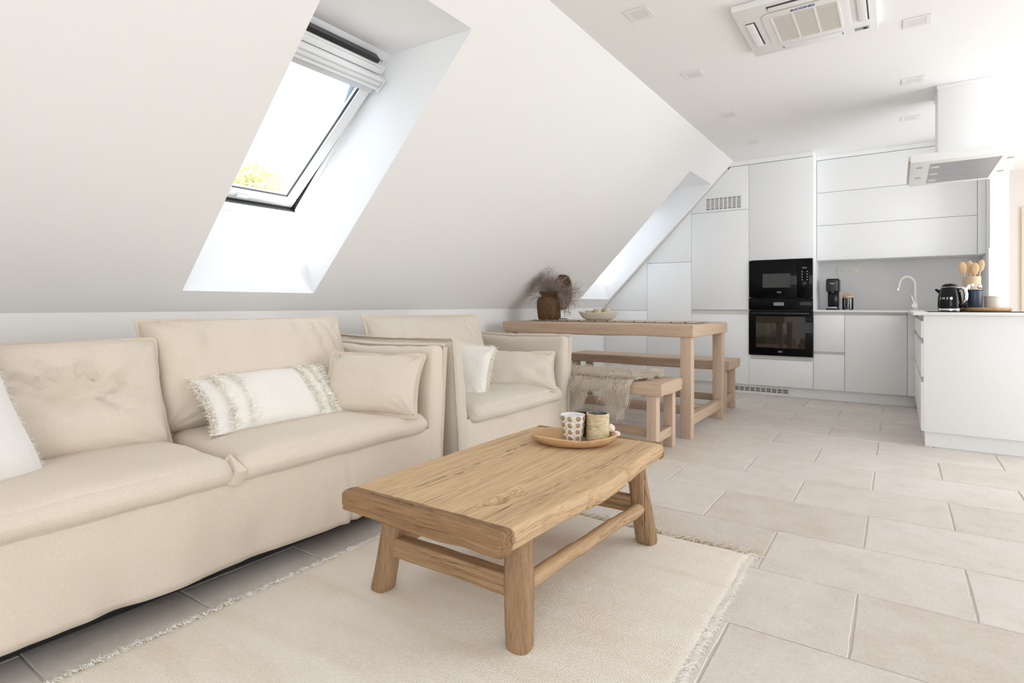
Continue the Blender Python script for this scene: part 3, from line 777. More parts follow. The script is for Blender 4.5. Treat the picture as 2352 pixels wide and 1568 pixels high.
# ceiling cassette air conditioner
t = thing('air_conditioner', 'white square ceiling cassette with grille and navy lettering', 'air conditioner', (-.395, 3.33, 2.42))
x0, x1, y0, y1 = -.705, -.085, 3.02, 3.64; Z0 = 2.420
bm = B(); box(bm, x0, x1, y0, y1, Z0, ZC - .001, .006); body = obj('panel', bm, M_PLAST, t)
def rrect(a0, a1, b0, b1, r, n=8):
    pts = []
    for cx_, cy_, st in ((a1 - r, b1 - r, 0), (a0 + r, b1 - r, 90), (a0 + r, b0 + r, 180), (a1 - r, b0 + r, 270)):
        for i in range(n + 1): an = R(st + 90 * i / n); pts.append((cx_ + r * math.cos(an), cy_ + r * math.sin(an)))
    return pts
bm = B(); prism(bm, rrect(x0 + .118, x1 - .105, y0 + .105, y1 - .108, .045), 'z', Z0 - .0010, Z0 + .002); obj('centre_groove', bm, plain('groove_grey', (.35, .34, .33), .6), t, smooth=None)
bm = B(); prism(bm, rrect(x0 + .1195, x1 - .1065, y0 + .1065, y1 - .1095, .044), 'z', Z0 - .006, Z0 + .001, .001); cp = obj('intake_panel', bm, M_PLAST, t)
gx0, gx1, gy0, gy1 = -.541, -.243, 3.178, 3.486
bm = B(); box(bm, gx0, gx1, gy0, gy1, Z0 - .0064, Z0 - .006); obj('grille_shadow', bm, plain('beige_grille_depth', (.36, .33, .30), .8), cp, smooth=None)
bm = B()
for i in range(44):
    a = gy0 + (gy1 - gy0) * i / 44; box(bm, gx0, gx1, a, a + .0045, Z0 - .009, Z0 - .0062)
tag(obj('grille_slats', bm, M_PLAST2, cp, smooth=None), kind='stuff')
for i in range(4):
    a = gx0 + (gx1 - gx0) * i / 3; bm = B(); box(bm, a - .005, a + .005, gy0 - .002, gy1 + .002, Z0 - .0105, Z0 - .006); obj('grille_rib', bm, M_PLAST, cp, smooth=None)
def louver(a0, a1, b0, b1, horiz):
    bm = B(); box(bm, a0, a1, b0, b1, Z0 - .0012, Z0 + .001); s_ = obj('louver_slot', bm, plain('louver_gap', (.06, .06, .065), .7), t, smooth=None)
    bm = B()
    if horiz: box(bm, a0 + .004, a1 - .004, b0 + .012, b1, Z0 - .010, Z0 - .0005, .004)
    else: box(bm, a0, a1 - .007, b0 + .004, b1 - .004, Z0 - .010, Z0 - .0005, .004)
    obj('louver', bm, M_PLAST, s_)
louver(x0 + .036, x0 + .083, 3.185, 3.482, False); louver(x1 - .083, x1 - .036, 3.185, 3.482, False)
louver(-.545, -.245, y0 + .036, y0 + .08, True)
bm = B(); prism(bm, rrect(-.55, -.24, y1 - .085, y1 - .035, .006), 'z', Z0 - .003, Z0, .001); lv = obj('louver', bm, M_PLAST, t)
for xx in (-.541, -.247):
    bm = B(); box(bm, xx - .004, xx + .004, y1 - .075, y1 - .05, Z0 - .0036, Z0 - .003); obj('louver_pivot', bm, plain('pivot_grey', (.3, .3, .3), .6), lv, smooth=None)
bm = B(); box(bm, -.190, -.125, y1 - .078, y1 - .045, Z0 - .0016, Z0 + .001); sp = obj('sensor_plate', bm, plain('sensor_grey', (.38, .40, .41), .4), t, smooth=None)
bm = B(); lathe(bm, [(0, -.0022), (.011, -.0022), (.011, 0)], (-.143, y1 - .060, Z0 - .0010), 16); obj('sensor_eye', bm, M_DARK, sp)
MX = lambda x, y, z: Matrix.Translation((x, y, z)) @ Matrix.Rotation(PI, 4, 'X')
text_part('brand_lettering', 'ACOND', .030, Matrix.Translation((-.393, 3.150, Z0 - .0066)) @ Matrix.Rotation(PI, 4, 'X'), M_NAVY, cp, bold=.0008)
text_part('brand_accent', '-', .020, Matrix.Translation((-.440, 3.155, Z0 - .0072)) @ Matrix.Rotation(PI, 4, 'X'), M_RED, cp)

# square recessed downlights
def downlight(x, y, label):
    t = thing('downlight', label, 'downlight', (x, y, ZC - .001), 'square ceiling downlights'); s_ = .062
    bm = B()
    for a in ((-s_, s_, -s_, -s_ + .022), (-s_, s_, s_ - .022, s_), (-s_, -s_ + .022, -s_ + .022, s_ - .022), (s_ - .022, s_, -s_ + .022, s_ - .022)):
        box(bm, x + a[0], x + a[1], y + a[2], y + a[3], ZC - .0045, ZC - .001)
    obj('frame', bm, M_PLAST, t, smooth=None)
    bm = B(); box(bm, x - .041, x + .041, y - .041, y + .041, ZC - .0035, ZC - .0012); obj('diffuser', bm, plain('frosted_diffuser', (.80, .79, .77), .5), t, smooth=None)
    return t
d0 = downlight(-1.118, 2.826, 'square white downlight near the slope crease, over the armchair end of the row')
for (x, y), lb in zip([(-1.118, 3.767), (-1.118, 4.723), (-1.118, 5.643), (.086, 3.737), (.086, 4.70), (.086, 5.639)],
                      ['square white downlight along the slope crease, above the front bench', 'square white downlight along the slope crease, above the dining table', 'square white downlight along the slope crease, next to the tall kitchen units',
                       'square white downlight on the ceiling beside the air conditioner', 'square white downlight on the ceiling beside the hood duct', 'square white downlight on the ceiling before the wall cabinet']):
    copy_tree(d0, (x + 1.118, y - 2.826, 0), label=lb)

# ================================================================== SOFA AND ARMCHAIR (loose linen covers)
def linen_shape(seed, amp=.006, s=5.):
    def f(p, n, q): return p + n * fold(p, s, amp, seed)
    return f
def skirt(parent, x_front, x_back, y0, y1, z0, z1, pleats, seed):
    """hanging cover: front and both ends, with soft folds and a hem"""
    path = [Vector((x_back, y0, 0)), Vector((x_front, y0, 0)), Vector((x_front, y1, 0)), Vector((x_back, y1, 0))]
    pts = []
    for a, b, nn, nrm in ((path[0], path[1], 30, Vector((0, -1, 0))), (path[1], path[2], 150, Vector((1, 0, 0))), (path[2], path[3], 30, Vector((0, 1, 0)))):
        for i in range(nn + (nrm.y > 0)): pts.append((a.lerp(b, i / nn), nrm))
    vs, fs = [], []; NZ = 14
    for p, nrm in pts:
        for k in range(NZ + 1):
            f = k / NZ; z = z1 + (z0 - z1) * f
            d = .004 * f + fold((p.x, p.y, z * .5), 5.0, .019 * (.25 + f), seed) + fold((p.x, p.y, z), 16, .003, seed + 9)
            for yp in pleats:
                if nrm.x > .5:
                    q = (p.y - yp) / .012
                    d += -.014 * f * math.exp(-q * q) + .010 * f * math.exp(-((p.y - yp + .028) / .02) ** 2)
            zz = z + f * fold((p.x, p.y, 0), 3.0, .006, seed + 4)
            if k == NZ - 1: d += .0012
            vs.append(Vector((p.x, p.y, zz)) + nrm * d)
    n = len(pts)
    for i in range(n - 1):
        for k in range(NZ): a = i * (NZ + 1) + k; fs.append((a, a + 1, a + NZ + 2, a + NZ + 1))
    o = raw('skirt', vs, fs, M_LINEN, parent)
    md = o.modifiers.new('cloth_thickness', 'SOLIDIFY'); md.thickness = .003
    # stitched hem line
    hv, hf = [], []
    for i in range(n):
        q = vs[i * (NZ + 1) + NZ - 1].lerp(vs[i * (NZ + 1) + NZ], .1); nrm = pts[i][1]
        hv += [q + nrm * .0008, q + nrm * .0016 + Vector((0, 0, -.0022))]
        if i: hf.append((2 * i - 2, 2 * i - 1, 2 * i + 1, 2 * i))
    raw('hem', hv, hf, M_LINEN_D, o)
    return o
def sofa_arm(parent, y_in, y_out, seed, mat, XF, XBK, ztop=.731, z0=.085, lean=.043):
    """padded upright arm; the top leans outward, a sewn flange runs around its front"""
    s = 1 if y_out > y_in else -1
    def sh(p, n, q):
        f = (p.z - z0) / (ztop - z0)
        p = p + Vector((0, s * lean * f, 0))
        p = p + n * (fold(p, 4.5, .010, seed) + fold(p, 13, .003, seed + 2))
        if n.z < .5: p = p + n * .012 * math.sin(PI * min(1, max(0, f)))
        p.z += .010 * f * (q.x if q.x > 0 else 0) ** 3 - .012 * f * (1 - abs(q.x)) * .8
        return p
    ya, yb = sorted((y_in, y_out))
    bm = soft_box(XBK, XF, ya, yb, z0, ztop, .035, 3, (26, 4, 18), sh)
    a = obj('arm', bm, mat, parent, smooth=60)
    top = lambda x, off=0: Vector((x, y_out + s * (lean - .012) , ztop + .004 - .012 * (1 - abs(2 * (x - XBK) / (XF - XBK) - 1)) * .8))
    pts = [Vector((XF - .006, y_out - s * .012 + s * lean * f, z0 + (ztop - z0) * f)) for f in [i / 24 for i in range(25)]]
    ribbon(pts, (.75, s * .65, 0), .020, .006, M_LINEN_D, 'seam_flange', a, seed)
    pts = [top(XBK + .03 + (XF - XBK - .03) * i / 30) for i in range(31)]
    ribbon(pts, (0, s * .6, .8), .016, .006, M_LINEN_D, 'seam_flange', a, seed + 1)
    return a
def seat_cushion(parent, x0, x1, y0, y1, z0, z1, seed, mat, droop=0.):
    def sh(p, n, q):
        up = max(0, n.z)
        p = p + Vector((0, 0, .022 * (1 - q.x ** 4) * (1 - q.y ** 4) * (q.z > 0)))
        p = p + n * (fold(p, 4.0, .009, seed) + fold(p, 11, .0035, seed + 5))
        if q.x > .8 and abs(n.x) > .3: p.x += .018 * (1 - q.y ** 4) * (1 - q.z * q.z * .6)
        e = max(0, abs(q.y) - .80) / .20                   # ends sink a little
        p.z -= .020 * e * e * (q.z > 0)
        p.z -= droop * max(0, q.x) ** 6
        return p
    bm = soft_box(x0, x1, y0, y1, z0, z1, .05, 5, (22, 26, 4), sh)
    c = obj('seat_cushion', bm, mat, parent, smooth=60)
    return c
XF, XBK = -1.796, -2.74
sofa = thing('sofa', 'long beige linen sofa with loose cover against the knee wall', 'sofa', (-2.27, 1.03, 0))
Y0, Y1 = -.02, 2.045
bm = B(); box(bm, XBK + .02, XF - .03, Y0 + .03, Y1 - .03, .11, .341, .01); base_ = obj('base', bm, M_LINEN_G, sofa)
bm = B(); box(bm, XBK + .03, XF - .10, Y0 + .10, Y1 - .10, .02, .109); obj('under_shade_block', bm, M_BLACKM, base_, smooth=None)  # black block added so the space under the hem reads as deep shade
for x_, y_ in ((XBK + .08, Y0 + .1), (XBK + .08, Y1 - .1), (XF - .12, Y0 + .1), (XF - .12, Y1 - .1)):
    bm = B(); box(bm, x_ - .03, x_ + .03, y_ - .03, y_ + .03, 0, .14, .004); obj('leg', bm, M_BLACKM, sofa)
skirt(sofa, XF + .002, XBK, Y0 + .004, Y1 - .01, .083, .360, (1.49, .40), 1.3)
bm = soft_box(XBK, -2.55, Y0 + .05, Y1 - .04, .09, .71, .04, 3, (4, 26, 12), linen_shape(3.1, .012)); obj('back_frame', bm, M_LINEN, sofa, smooth=60)
sofa_arm(sofa, Y1 - .115, Y1 - .02, 2.2, M_LINEN, XF + .004, XBK + .01)
sofa_arm(sofa, Y0 + .115, Y0 + .02, 4.2, M_LINEN, XF + .004, XBK + .01)
seat_cushion(sofa, -2.55, -1.772, Y0 + .115, 1.031, .341, .441, 5.3, M_LINEN)
seat_cushion(sofa, -2.55, -1.772, 1.025, Y1 - .105, .341, .441, 6.7, M_LINEN)
pleat = B()
pv = [pleat.verts.new(v) for v in ((-1.836, 1.028, .436), (-1.768, 1.018, .388), (-1.784, 1.010, .345), (-1.800, .982, .352), (-1.766, 1.052, .388), (-1.784, 1.036, .342), (-1.80, 1.078, .362), (-1.815, .975, .40), (-1.80, 1.03, .345))]
for f in ((0, 7, 3), (0, 3, 1), (1, 3, 2), (0, 1, 4), (1, 2, 5), (1, 5, 4), (0, 4, 6), (4, 5, 6), (2, 3, 8), (2, 8, 5), (5, 8, 6)): pleat.faces.new([pv[k] for k in f])
obj('corner_pleat', pleat, M_LINEN, sofa, smooth=50)
def dent(u, v, side):       # pressed-in middle with creases running to it, like a back cushion someone leant on
    if side < 0: return 0
    r = math.hypot(u - .38, v - .02); a = math.atan2(v - .02, u - .38)
    s_ = -.05 * math.exp(-(r / .22) ** 2)
    for an, ln, am in ((1.30, .75, .030), (1.75, .9, .026), (2.2, .8, .024), (.75, .55, .020), (2.75, .8, .020), (-.5, .5, .022), (-1.1, .55, .020), (-2.3, .4, .016), (.15, .4, .016)):
        da = (a - an - .25 * r + PI) % (2 * PI) - PI
        s_ += am * (math.exp(-(da * max(r, .08) / .035) ** 2) - .8 * math.exp(-((da * max(r, .08) - .06) / .04) ** 2)) * math.exp(-((r - .30) / (ln * .38)) ** 2)
    return s_
def creases(u, v, side):
    if side < 0: return 0
    s_ = 0
    for u0, tilt, am, v0, wv in ((.30, .18, .016, .75, .5), (.52, .30, .020, .6, .55), (.70, .40, .016, .5, .5), (-.05, .12, .012, .8, .4), (-.62, -.2, .012, .7, .5), (.86, .2, .012, .1, .6)):
        x = u - u0 - tilt * (v0 - v) * .5
        s_ += am * (math.exp(-(x / .022) ** 2) - math.exp(-((x - .045) / .03) ** 2)) * math.exp(-((v - v0) / wv) ** 2)
    return s_
def back_cushion(parent, c, right, up, w, h, t, seed, shape, mat=None, fl=.015):
    M = frame_of(c, right, up)
    bm, bd = cushion(M, w, h, t, 54, 40, .025, 4.0, .010, seed, shape=shape, ex=.42)
    o = obj('back_cushion', bm, mat or M_LINEN, parent, smooth=80)
    flange_ring(bd, M, fl, .005, seed, M_LINEN_D, 'piping', o)
    return o
back_cushion(sofa, (-2.285, .545, .610), (.02, 1, -.012), (-.36, .0, .93), .93, .405, .25, 7.7, dent)
back_cushion(sofa, (-2.362, 1.465, .650), (0, 1, -.004), (-.33, 0, .95), .93, .445, .23, 8.8, creases)

chair = thing('armchair', 'wide beige linen armchair with loose cover between sofa and table', 'armchair', (-2.27, 2.74, 0))
A0, A1 = 2.167, 3.298
bm = B(); box(bm, XBK + .02, XF - .04, A0 + .03, A1 - .03, .10, .330, .01); obj('base', bm, M_LINEN_G, chair)
for x_, y_ in ((XBK + .08, A0 + .1), (XBK + .08, A1 - .1), (XF - .12, A0 + .1), (XF - .12, A1 - .1)):
    bm = B(); box(bm, x_ - .03, x_ + .03, y_ - .03, y_ + .03, 0, .14, .004); obj('leg', bm, M_BLACKM, chair)
skirt(chair, XF - .008, XBK, A0 + .006, A1 - .008, .078, .350, (), 11.3)
bm = soft_box(XBK, -2.55, A0 + .06, A1 - .06, .09, .71, .04, 3, (4, 16, 12), linen_shape(13.1, .012)); obj('back_frame', bm, M_LINEN_G, chair, smooth=60)
sofa_arm(chair, A0 + .10, A0 + .012, 12.2, M_LINEN_G, XF - .002, XBK + .01, .752, lean=.060)
sofa_arm(chair, A1 - .10, A1 - .012, 14.2, M_LINEN_G, XF - .002, XBK + .01, .721, lean=.050)
seat_cushion(chair, -2.55, -1.767, A0 + .098, A1 - .098, .326, .422, 15.3, M_LINEN_G, .012)
back_cushion(chair, (-2.38, 2.625, .648), (0, 1, -.006), (-.30, 0, .95), .99, .445, .21, 16.1, creases, M_LINEN_G)

# ------------------------------------------------------------------ throw pillows
def pillow(name, label, c, right, up, w, h, t, seed, mat, fl, flmat=None, pinch=.07, wr=.010, shape=None, group='throw pillows'):
    M = frame_of(c, right, up)
    p = thing(name, label, 'pillow', c, group)
    bm, bd = cushion(M, w, h, t, 44, 32, pinch, 2.6, wr, seed, shape=shape)
    o = obj('cover', bm, mat, p, smooth=80)
    if fl: flange_ring(bd, M, fl, .004, seed, flmat or mat, 'piping', p)
    return p, M
def surf(M, w, h, t, u, v, pinch=.07, n=2.6):
    """point on the front face of a pillow"""
    f = max(0, 1 - abs(u) ** n) ** .5 * max(0, 1 - abs(v) ** n) ** .5
    return M @ Vector((w / 2 * u * (1 - pinch * (1 - v * v)), h / 2 * v * (1 - pinch * (1 - u * u)), t / 2 * f))
PW, PH, PT = .585, .295, .12
p, M = pillow('lumbar_pillow', 'long ivory pillow with fringed tuft bands on the sofa', (-2.145, 1.385, .552), (.03, .58, .006), (-.24, .01, .20), PW, PH, PT, 21.5, M_COTTON, 0)
specs = []; rnd = random.Random(3)
X3 = (M.to_3x3() @ Vector((1, 0, 0))).normalized(); N3 = (M.to_3x3() @ Vector((0, 0, 1))).normalized()
for ub in (-.97, -.73, -.48, .56, .78, .97):
    for v_ in range(-48, 49):
        for rep in range(5):
            v = (v_ + rnd.random() - .5) / 49.5
            r0 = surf(M, PW, PH, PT, ub + rnd.uniform(-.03, .03), v)
            sgn = -1 if ub < -.9 else (1 if ub > .9 else rnd.choice((-1, -1, 1)))
            specs.append((r0, X3 * sgn * rnd.uniform(.5, 1) + N3 * rnd.uniform(.35, .9) + Vector((0, 0, rnd.uniform(-.5, .2))), rnd.uniform(.015, .030), .0040, .008, .004))
for u_ in range(-60, 61):
    for e in (-1, 1): specs.append((surf(M, PW, PH, PT, u_ / 61, e * .995), N3 * rnd.uniform(-.2, .8) + Vector((0, 0, e * .5)), rnd.uniform(.004, .009), .002, .002, .002))
tag(strands('fringe', specs, M_TUFT, p), kind='stuff')
pillow('throw_pillow', 'plain beige pillow leaning on the end arm of the sofa', (-1.969, 1.768, 0.574), (.345, .20, -.01), (-.10, .17, .32), .425, .29, .145, 24.1, M_LINEN, .016, M_LINEN_D, wr=.013)
p, M = pillow('white_pillow', 'large plain white pillow with a frayed edge on the sofa', (-2.01, .335, .650), (-.47, .88, 0), (-.25, -.45, .86), .47, .47, .16, 26.4, M_WHITEPIL, 0)
specs = []
for v_ in range(-60, 61):
    for rep in range(3):
        specs.append((surf(M, .47, .47, .16, .995, v_ / 61) , (M.to_3x3() @ Vector((1, rnd.uniform(-.4, .4), rnd.uniform(-.2, .3)))), rnd.uniform(.012, .024), .0022, .006, .003))
for u_ in range(0, 61):
    for rep in range(2): specs.append((surf(M, .47, .47, .16, u_ / 61, -.995), (M.to_3x3() @ Vector((rnd.uniform(-.3, .3), -1, rnd.uniform(-.1, .3)))), rnd.uniform(.008, .018), .0022, .0, .003))
tag(strands('fringe', specs, M_WHITEPIL, p), kind='stuff')
def squash(u, v, side): return -.02 * math.exp(-((u - .6) / .2) ** 2 - ((v + .3) / .25) ** 2) + .012 * math.sin(v * 9 + u * 4) * max(0, u)
pillow('lumbar_pillow', 'plain greige lumbar pillow leaning in the corner of the armchair', (-2.017, 2.999, 0.518), (.45, .30, -.01), (-.26, .16, .30), .50, .29, .13, 28.2, M_LINEN_G, .014, M_LINEN_D, shape=squash, wr=.012)
p, M = pillow('fringed_pillow', 'white pillow with a fringed border on the armchair seat', (-2.120, 2.505, 0.552), (.42, .17, -.05), (-.08, .05, .36), .46, .34, .13, 30.3, M_COTTON, 0, wr=.014)
specs = []
for v_ in range(-50, 51):
    for e in (-1, 1):
        for rep in range(3): specs.append((surf(M, .46, .34, .13, .99 * e, v_ / 51), (M.to_3x3() @ Vector((e * 1, rnd.uniform(-.5, .3), rnd.uniform(-.1, .7)))), rnd.uniform(.014, .028), .003, .008, .004))
for u_ in range(-60, 61):
    for rep in range(2): specs.append((surf(M, .46, .34, .13, u_ / 61, .99), (M.to_3x3() @ Vector((rnd.uniform(-.5, .5), 1, rnd.uniform(-.1, .4)))), rnd.uniform(.010, .022), .003, .004, .004))
tag(strands('fringe', specs, M_TUFT, p), kind='stuff')

# ================================================================== RUG
RX0, RX1, RY0, RY1, RZ = -1.712, -.436, -.35, 2.232, .012
rug = thing('rug', 'ivory hand-woven wool rug with a fringed end under the coffee table', 'rug', (-1.07, .95, 0))
vs, fs = [], []; NX, NY = 60, 130
def rug_edge(y, k): return fold((y, k, 0), 5, .006, 2 + k)
for j in range(NY + 1):
    y = RY0 + (RY1 - RY0) * j / NY
    for i in range(NX + 1):
        f = i / NX; x = RX0 + rug_edge(y, 0) + (RX1 - RX0 + rug_edge(y, 5) - rug_edge(y, 0)) * f
        yy = y + (fold((x, 0, 0), 6, .008, 8) if j == NY else 0)
        z = RZ + fold((x, yy, 0), 3.0, .0022, 5) + fold((x, yy * 6, 0), 9, .0012, 3)
        if i in (0, NX) or j in (0, NY): z = .0015
        vs.append((x, yy, z))
for j in range(NY):
    for i in range(NX): a = j * (NX + 1) + i; fs.append((a, a + 1, a + NX + 2, a + NX + 1))
raw('weave', vs, fs, M_RUG, rug)
specs = []
for k in range(3600):
    y = rnd.uniform(RY0, RY1)
    for x, s in ((RX0 + rug_edge(y, 0), -1), (RX1 + rug_edge(y, 5), 1)):
        specs.append(((x - s * rnd.uniform(0, .022), y, RZ - .002), (s * rnd.uniform(.4, 1), rnd.uniform(-.6, .6), rnd.uniform(.0, .5)), rnd.uniform(.010, .022), .0026, .006, .003))
tag(strands('selvage_fuzz', specs, M_RUGFUZZ, rug, 3), kind='stuff')
specs = []
for k in range(150):
    x = RX0 + (RX1 - RX0) * (k + rnd.random()) / 150; lean = rnd.gauss(.3, .6)
    for rep in range(3):
        specs.append(((x + rnd.uniform(-.003, .003), RY1 - .004, .006), (lean + rnd.uniform(-.15, .15), rnd.uniform(.5, 1), rnd.uniform(0, .12)), rnd.uniform(.045, .085), .0042, .008, .006))
specs.append(((RX1 - .03, RY1, .008), (1, .1, 0), .09, .012, .002, .003))
tag(strands('fringe', specs, M_FRINGE, rug, 5), kind='stuff')

# ================================================================== COFFEE TABLE
ct = thing('coffee_table', 'rustic weathered wooden coffee table with splayed legs on the rug', 'coffee table', (-1.09, 1.69, 0))
TZ, TB = .372, .312; TY0, TY1 = 1.172, 2.222
def edge_l(y): return -1.385 - .016 * math.sin(PI * (y - 1.13) / 1.13) + fold((y, 0, 0), 7, .004, 1)
def edge_r(y): return -.795 + .040 * math.exp(-((y - 1.68) / .30) ** 2) + .012 * (y - 1.17) + fold((y, 1, 0), 8, .004, 2) - .020 * math.exp(-((y - 1.835) / .022) ** 2) - .010 * math.exp(-((y - 1.53) / .012) ** 2)
def top_z(x, y):
    z = TZ + fold((x, y * .25, 0), 12, .0014, 3) + fold((x, y * .12, 0), 45, .0008, 4)
    g = math.exp(-((x + .957 - .12 * (y - 1.33) - .02 * math.sin(y * 30)) / .012) ** 2 - ((y - 1.33) / .085) ** 2); z -= .034 * g
    g = math.exp(-((x + .935) / .016) ** 2 - ((y - 1.41) / .03) ** 2); z -= .030 * g
    g = math.exp(-((x + .80 - .3 * (y - 1.5)) / .006) ** 2 - ((y - 1.515) / .030) ** 2); z -= .018 * g
    g = math.exp(-((x + .785) / .03) ** 2 - ((y - 1.835) / .012) ** 2); z -= .016 * g
    g = math.exp(-((x + .86 - .45 * (y - 1.80)) / .005) ** 2 - ((y - 1.80) / .07) ** 2); z -= .010 * g
    return z
NX, NY = 110, 170; bm = B(); gt = {}
for j in range(NY + 1):
    y = TY0 + (TY1 - TY0) * j / NY; a, b = edge_l(y), edge_r(y)
    for i in range(NX + 1):
        f = i / NX; x = a + (b - a) * f
        e = min(f, 1 - f) * (b - a); z = top_z(x, y)
        if e < .012: z -= (1 - e / .012) ** 2 * (.008 + .004 * noise.noise((y * 20, f * 9, 0)))
        gt[(i, j)] = bm.verts.new((x, y, z))
bot = {}
NS = 6
for j in range(NY + 1):
    y = TY0 + (TY1 - TY0) * j / NY
    for side, i in ((0, 0), (1, NX)):
        p = gt[(i, j)].co
        for k in range(1, NS + 1):
            f = k / NS; sx = -1 if side == 0 else 1
            off = sx * (.006 * math.sin(PI * f) - .014 * f * f) + fold((p.x * 3, y * .35, f * .25), 14, .004, 6 + side) - sx * .006 * math.exp(-((f - .55 - .1 * math.sin(y * 7)) / .07) ** 2)
            bot[(side, j, k)] = bm.verts.new((p.x + off, y, p.z + (TB - p.z) * f))
for j in range(NY):
    for i in range(NX): bm.faces.new((gt[(i, j)], gt[(i + 1, j)], gt[(i + 1, j + 1)], gt[(i, j + 1)]))
    for side, i in ((0, 0), (1, NX)):
        for k in range(NS):
            A = gt[(i, j)] if k == 0 else bot[(side, j, k)]; A2 = gt[(i, j + 1)] if k == 0 else bot[(side, j + 1, k)]
            bm.faces.new((A, A2, bot[(side, j + 1, k + 1)], bot[(side, j, k + 1)]))
    bm.faces.new((bot[(0, j, NS)], bot[(0, j + 1, NS)], bot[(1, j + 1, NS)], bot[(1, j, NS)]))
for j in (0, NY):
    bm.faces.new([gt[(i, j)] for i in range(NX + 1)] + [bot[(1, j, k)] for k in range(1, NS + 1)] + [bot[(0, j, k)] for k in range(NS, 0, -1)])
obj('table_top', bm, M_WOODTOP, ct, smooth=50)
def end_board(y0, y1, xa, xb, seed):
    def sh(p, n, q): return p + n * (fold((p.x * .4, p.y, p.z), 14, .005, seed) - .004 * math.exp(-((p.z - .334 - .01 * math.sin(p.x * 6)) / .004) ** 2))
    bm = soft_box(xa, xb, y0, y1, TB - .004, TZ + .002, .016, 4, (46, 6, 8), sh); return obj('end_board', bm, M_WOODEND, ct, smooth=60)
end_board(1.118, 1.176, -1.392, -.792, 3); end_board(2.216, 2.262, -1.385, -.785, 8)
def rough_leg(bx, by, tx, ty, seed, r=.037):
    bm = B(); rings = []; NR, NSG = 16, 20
    for k in range(NR + 1):
        f = k / NR; c = Vector((bx, by, 0)).lerp(Vector((tx, ty, .316)), f); rr = r * (1.0 + .06 * math.sin(f * 5 + seed) - .05 * f); ring = []
        for i in range(NSG):
            a = 2 * PI * i / NSG
            sq = 1 / max(abs(math.cos(a)), abs(math.sin(a))); ra = rr * (.62 + .38 * min(sq, 1.30))
            ra *= 1 + fold((math.cos(a) * .8, math.sin(a) * .8, f * .8), 2.2, .055, seed)
            if k == 0: ra *= .9
            ring.append(bm.verts.new((c.x + ra * math.cos(a), c.y + ra * math.sin(a), max(c.z + (.012 if k == 0 else 0), .0125))))
        rings.append(ring)
    for a, b in zip(rings[:-1], rings[1:]):
        for i in range(NSG): bm.faces.new((a[i], a[(i + 1) % NSG], b[(i + 1) % NSG], b[i]))
    bm.faces.new(rings[0][::-1]); bm.faces.new(rings[-1]); return obj('leg', bm, M_WOODLEG, ct, smooth=45)
LEGS = {'nl': (-1.385, 1.285, -1.335, 1.315), 'nr': (-.835, 1.265, -.865, 1.305), 'fr': (-.803, 2.115, -.838, 2.075), 'fl': (-1.375, 2.11, -1.335, 2.075)}
for i, k in enumerate(LEGS): rough_leg(*LEGS[k], 3 + 2 * i)
def at_leg(k, z): a = LEGS[k]; f = z / .316; return Vector((a[0] + (a[2] - a[0]) * f, a[1] + (a[3] - a[1]) * f, z))
def rail(k0, k1, z, seed):
    a, b = at_leg(k0, z), at_leg(k1, z)
    def sh(p, n, q): return p + n * fold((p.x * .5, p.y, p.z), 12, .004, seed)
    bm = soft_box(a.x + .02, b.x - .02, a.y - .02, a.y + .022, z - .031, z + .031, .006, 2, (26, 4, 5), sh); obj('end_rail', bm, M_WOODRAIL, ct, smooth=50)
rail('nl', 'nr', .158, 2); rail('fl', 'fr', .158, 6)
for a_, b_, s_ in (('nr', 'fr', 1), ('nl', 'fl', 5)):
    pts = [at_leg(a_, .165).lerp(at_leg(b_, .150), i / 20) + Vector((fold((i * .1, 0, 0), 3, .004, s_), 0, fold((i * .1, 3, 0), 3, .004, s_))) for i in range(21)]
    bm = B(); tube(bm, pts, [.023 + fold((i * .12, 7, 0), 4, .0025, s_) for i in range(21)], 14); obj('side_pole', bm, M_WOODPOLE, ct, smooth=60)

# tray and the things in it
TC = Vector((-1.085, 2.035, TZ + .001))
tray = thing('wooden_tray', 'honey wooden tray with a notched rim on the coffee table', 'tray', TC)
ang0 = math.atan2(.15, .31)
def tray_r(a):
    d = a - ang0
    r = 1 / math.sqrt((math.cos(d) / .175) ** 2 + (math.sin(d) / .128) ** 2)
    k = (a - 2.55 + PI) % (2 * PI) - PI
    r *= 1 - .46 * math.exp(-(k / .17) ** 2) + .07 * math.exp(-((k - .5) / .3) ** 2) + .07 * math.exp(-((k + .5) / .3) ** 2)
    k2 = (a + 1.2 + PI) % (2 * PI) - PI
    return r * (1 - .05 * math.exp(-(k2 / .25) ** 2))
bm = B(); prof = [(.0, .0), (.62, .0), (.78, .004), (.95, .022), (1.0, .036), (.975, .040), (.93, .036), (.86, .018), (.74, .011), (.0, .010)]
rings = []; NS = 96
for s_, z_ in prof:
    if s_ == 0: rings.append([bm.verts.new(TC + Vector((0, 0, z_)))])
    else: rings.append([bm.verts.new(TC + Vector((tray_r(2 * PI * i / NS) * s_ * math.cos(2 * PI * i / NS), tray_r(2 * PI * i / NS) * s_ * math.sin(2 * PI * i / NS), z_ * (1 + (.10 * math.sin(6 * PI * i / NS + 1) if z_ > .02 else 0))))) for i in range(NS)])
for a, b in zip(rings[:-1], rings[1:]):
    for i in range(NS):
        j = (i + 1) % NS
        if len(a) == 1: bm.faces.new((a[0], b[j], b[i]))
        elif len(b) == 1: bm.faces.new((a[i], a[j], b[0]))
        else: bm.faces.new((a[i], a[j], b[j], b[i]))
obj('dish', bm, M_TRAY, tray, smooth=50)
ZT = TC.z + .0115
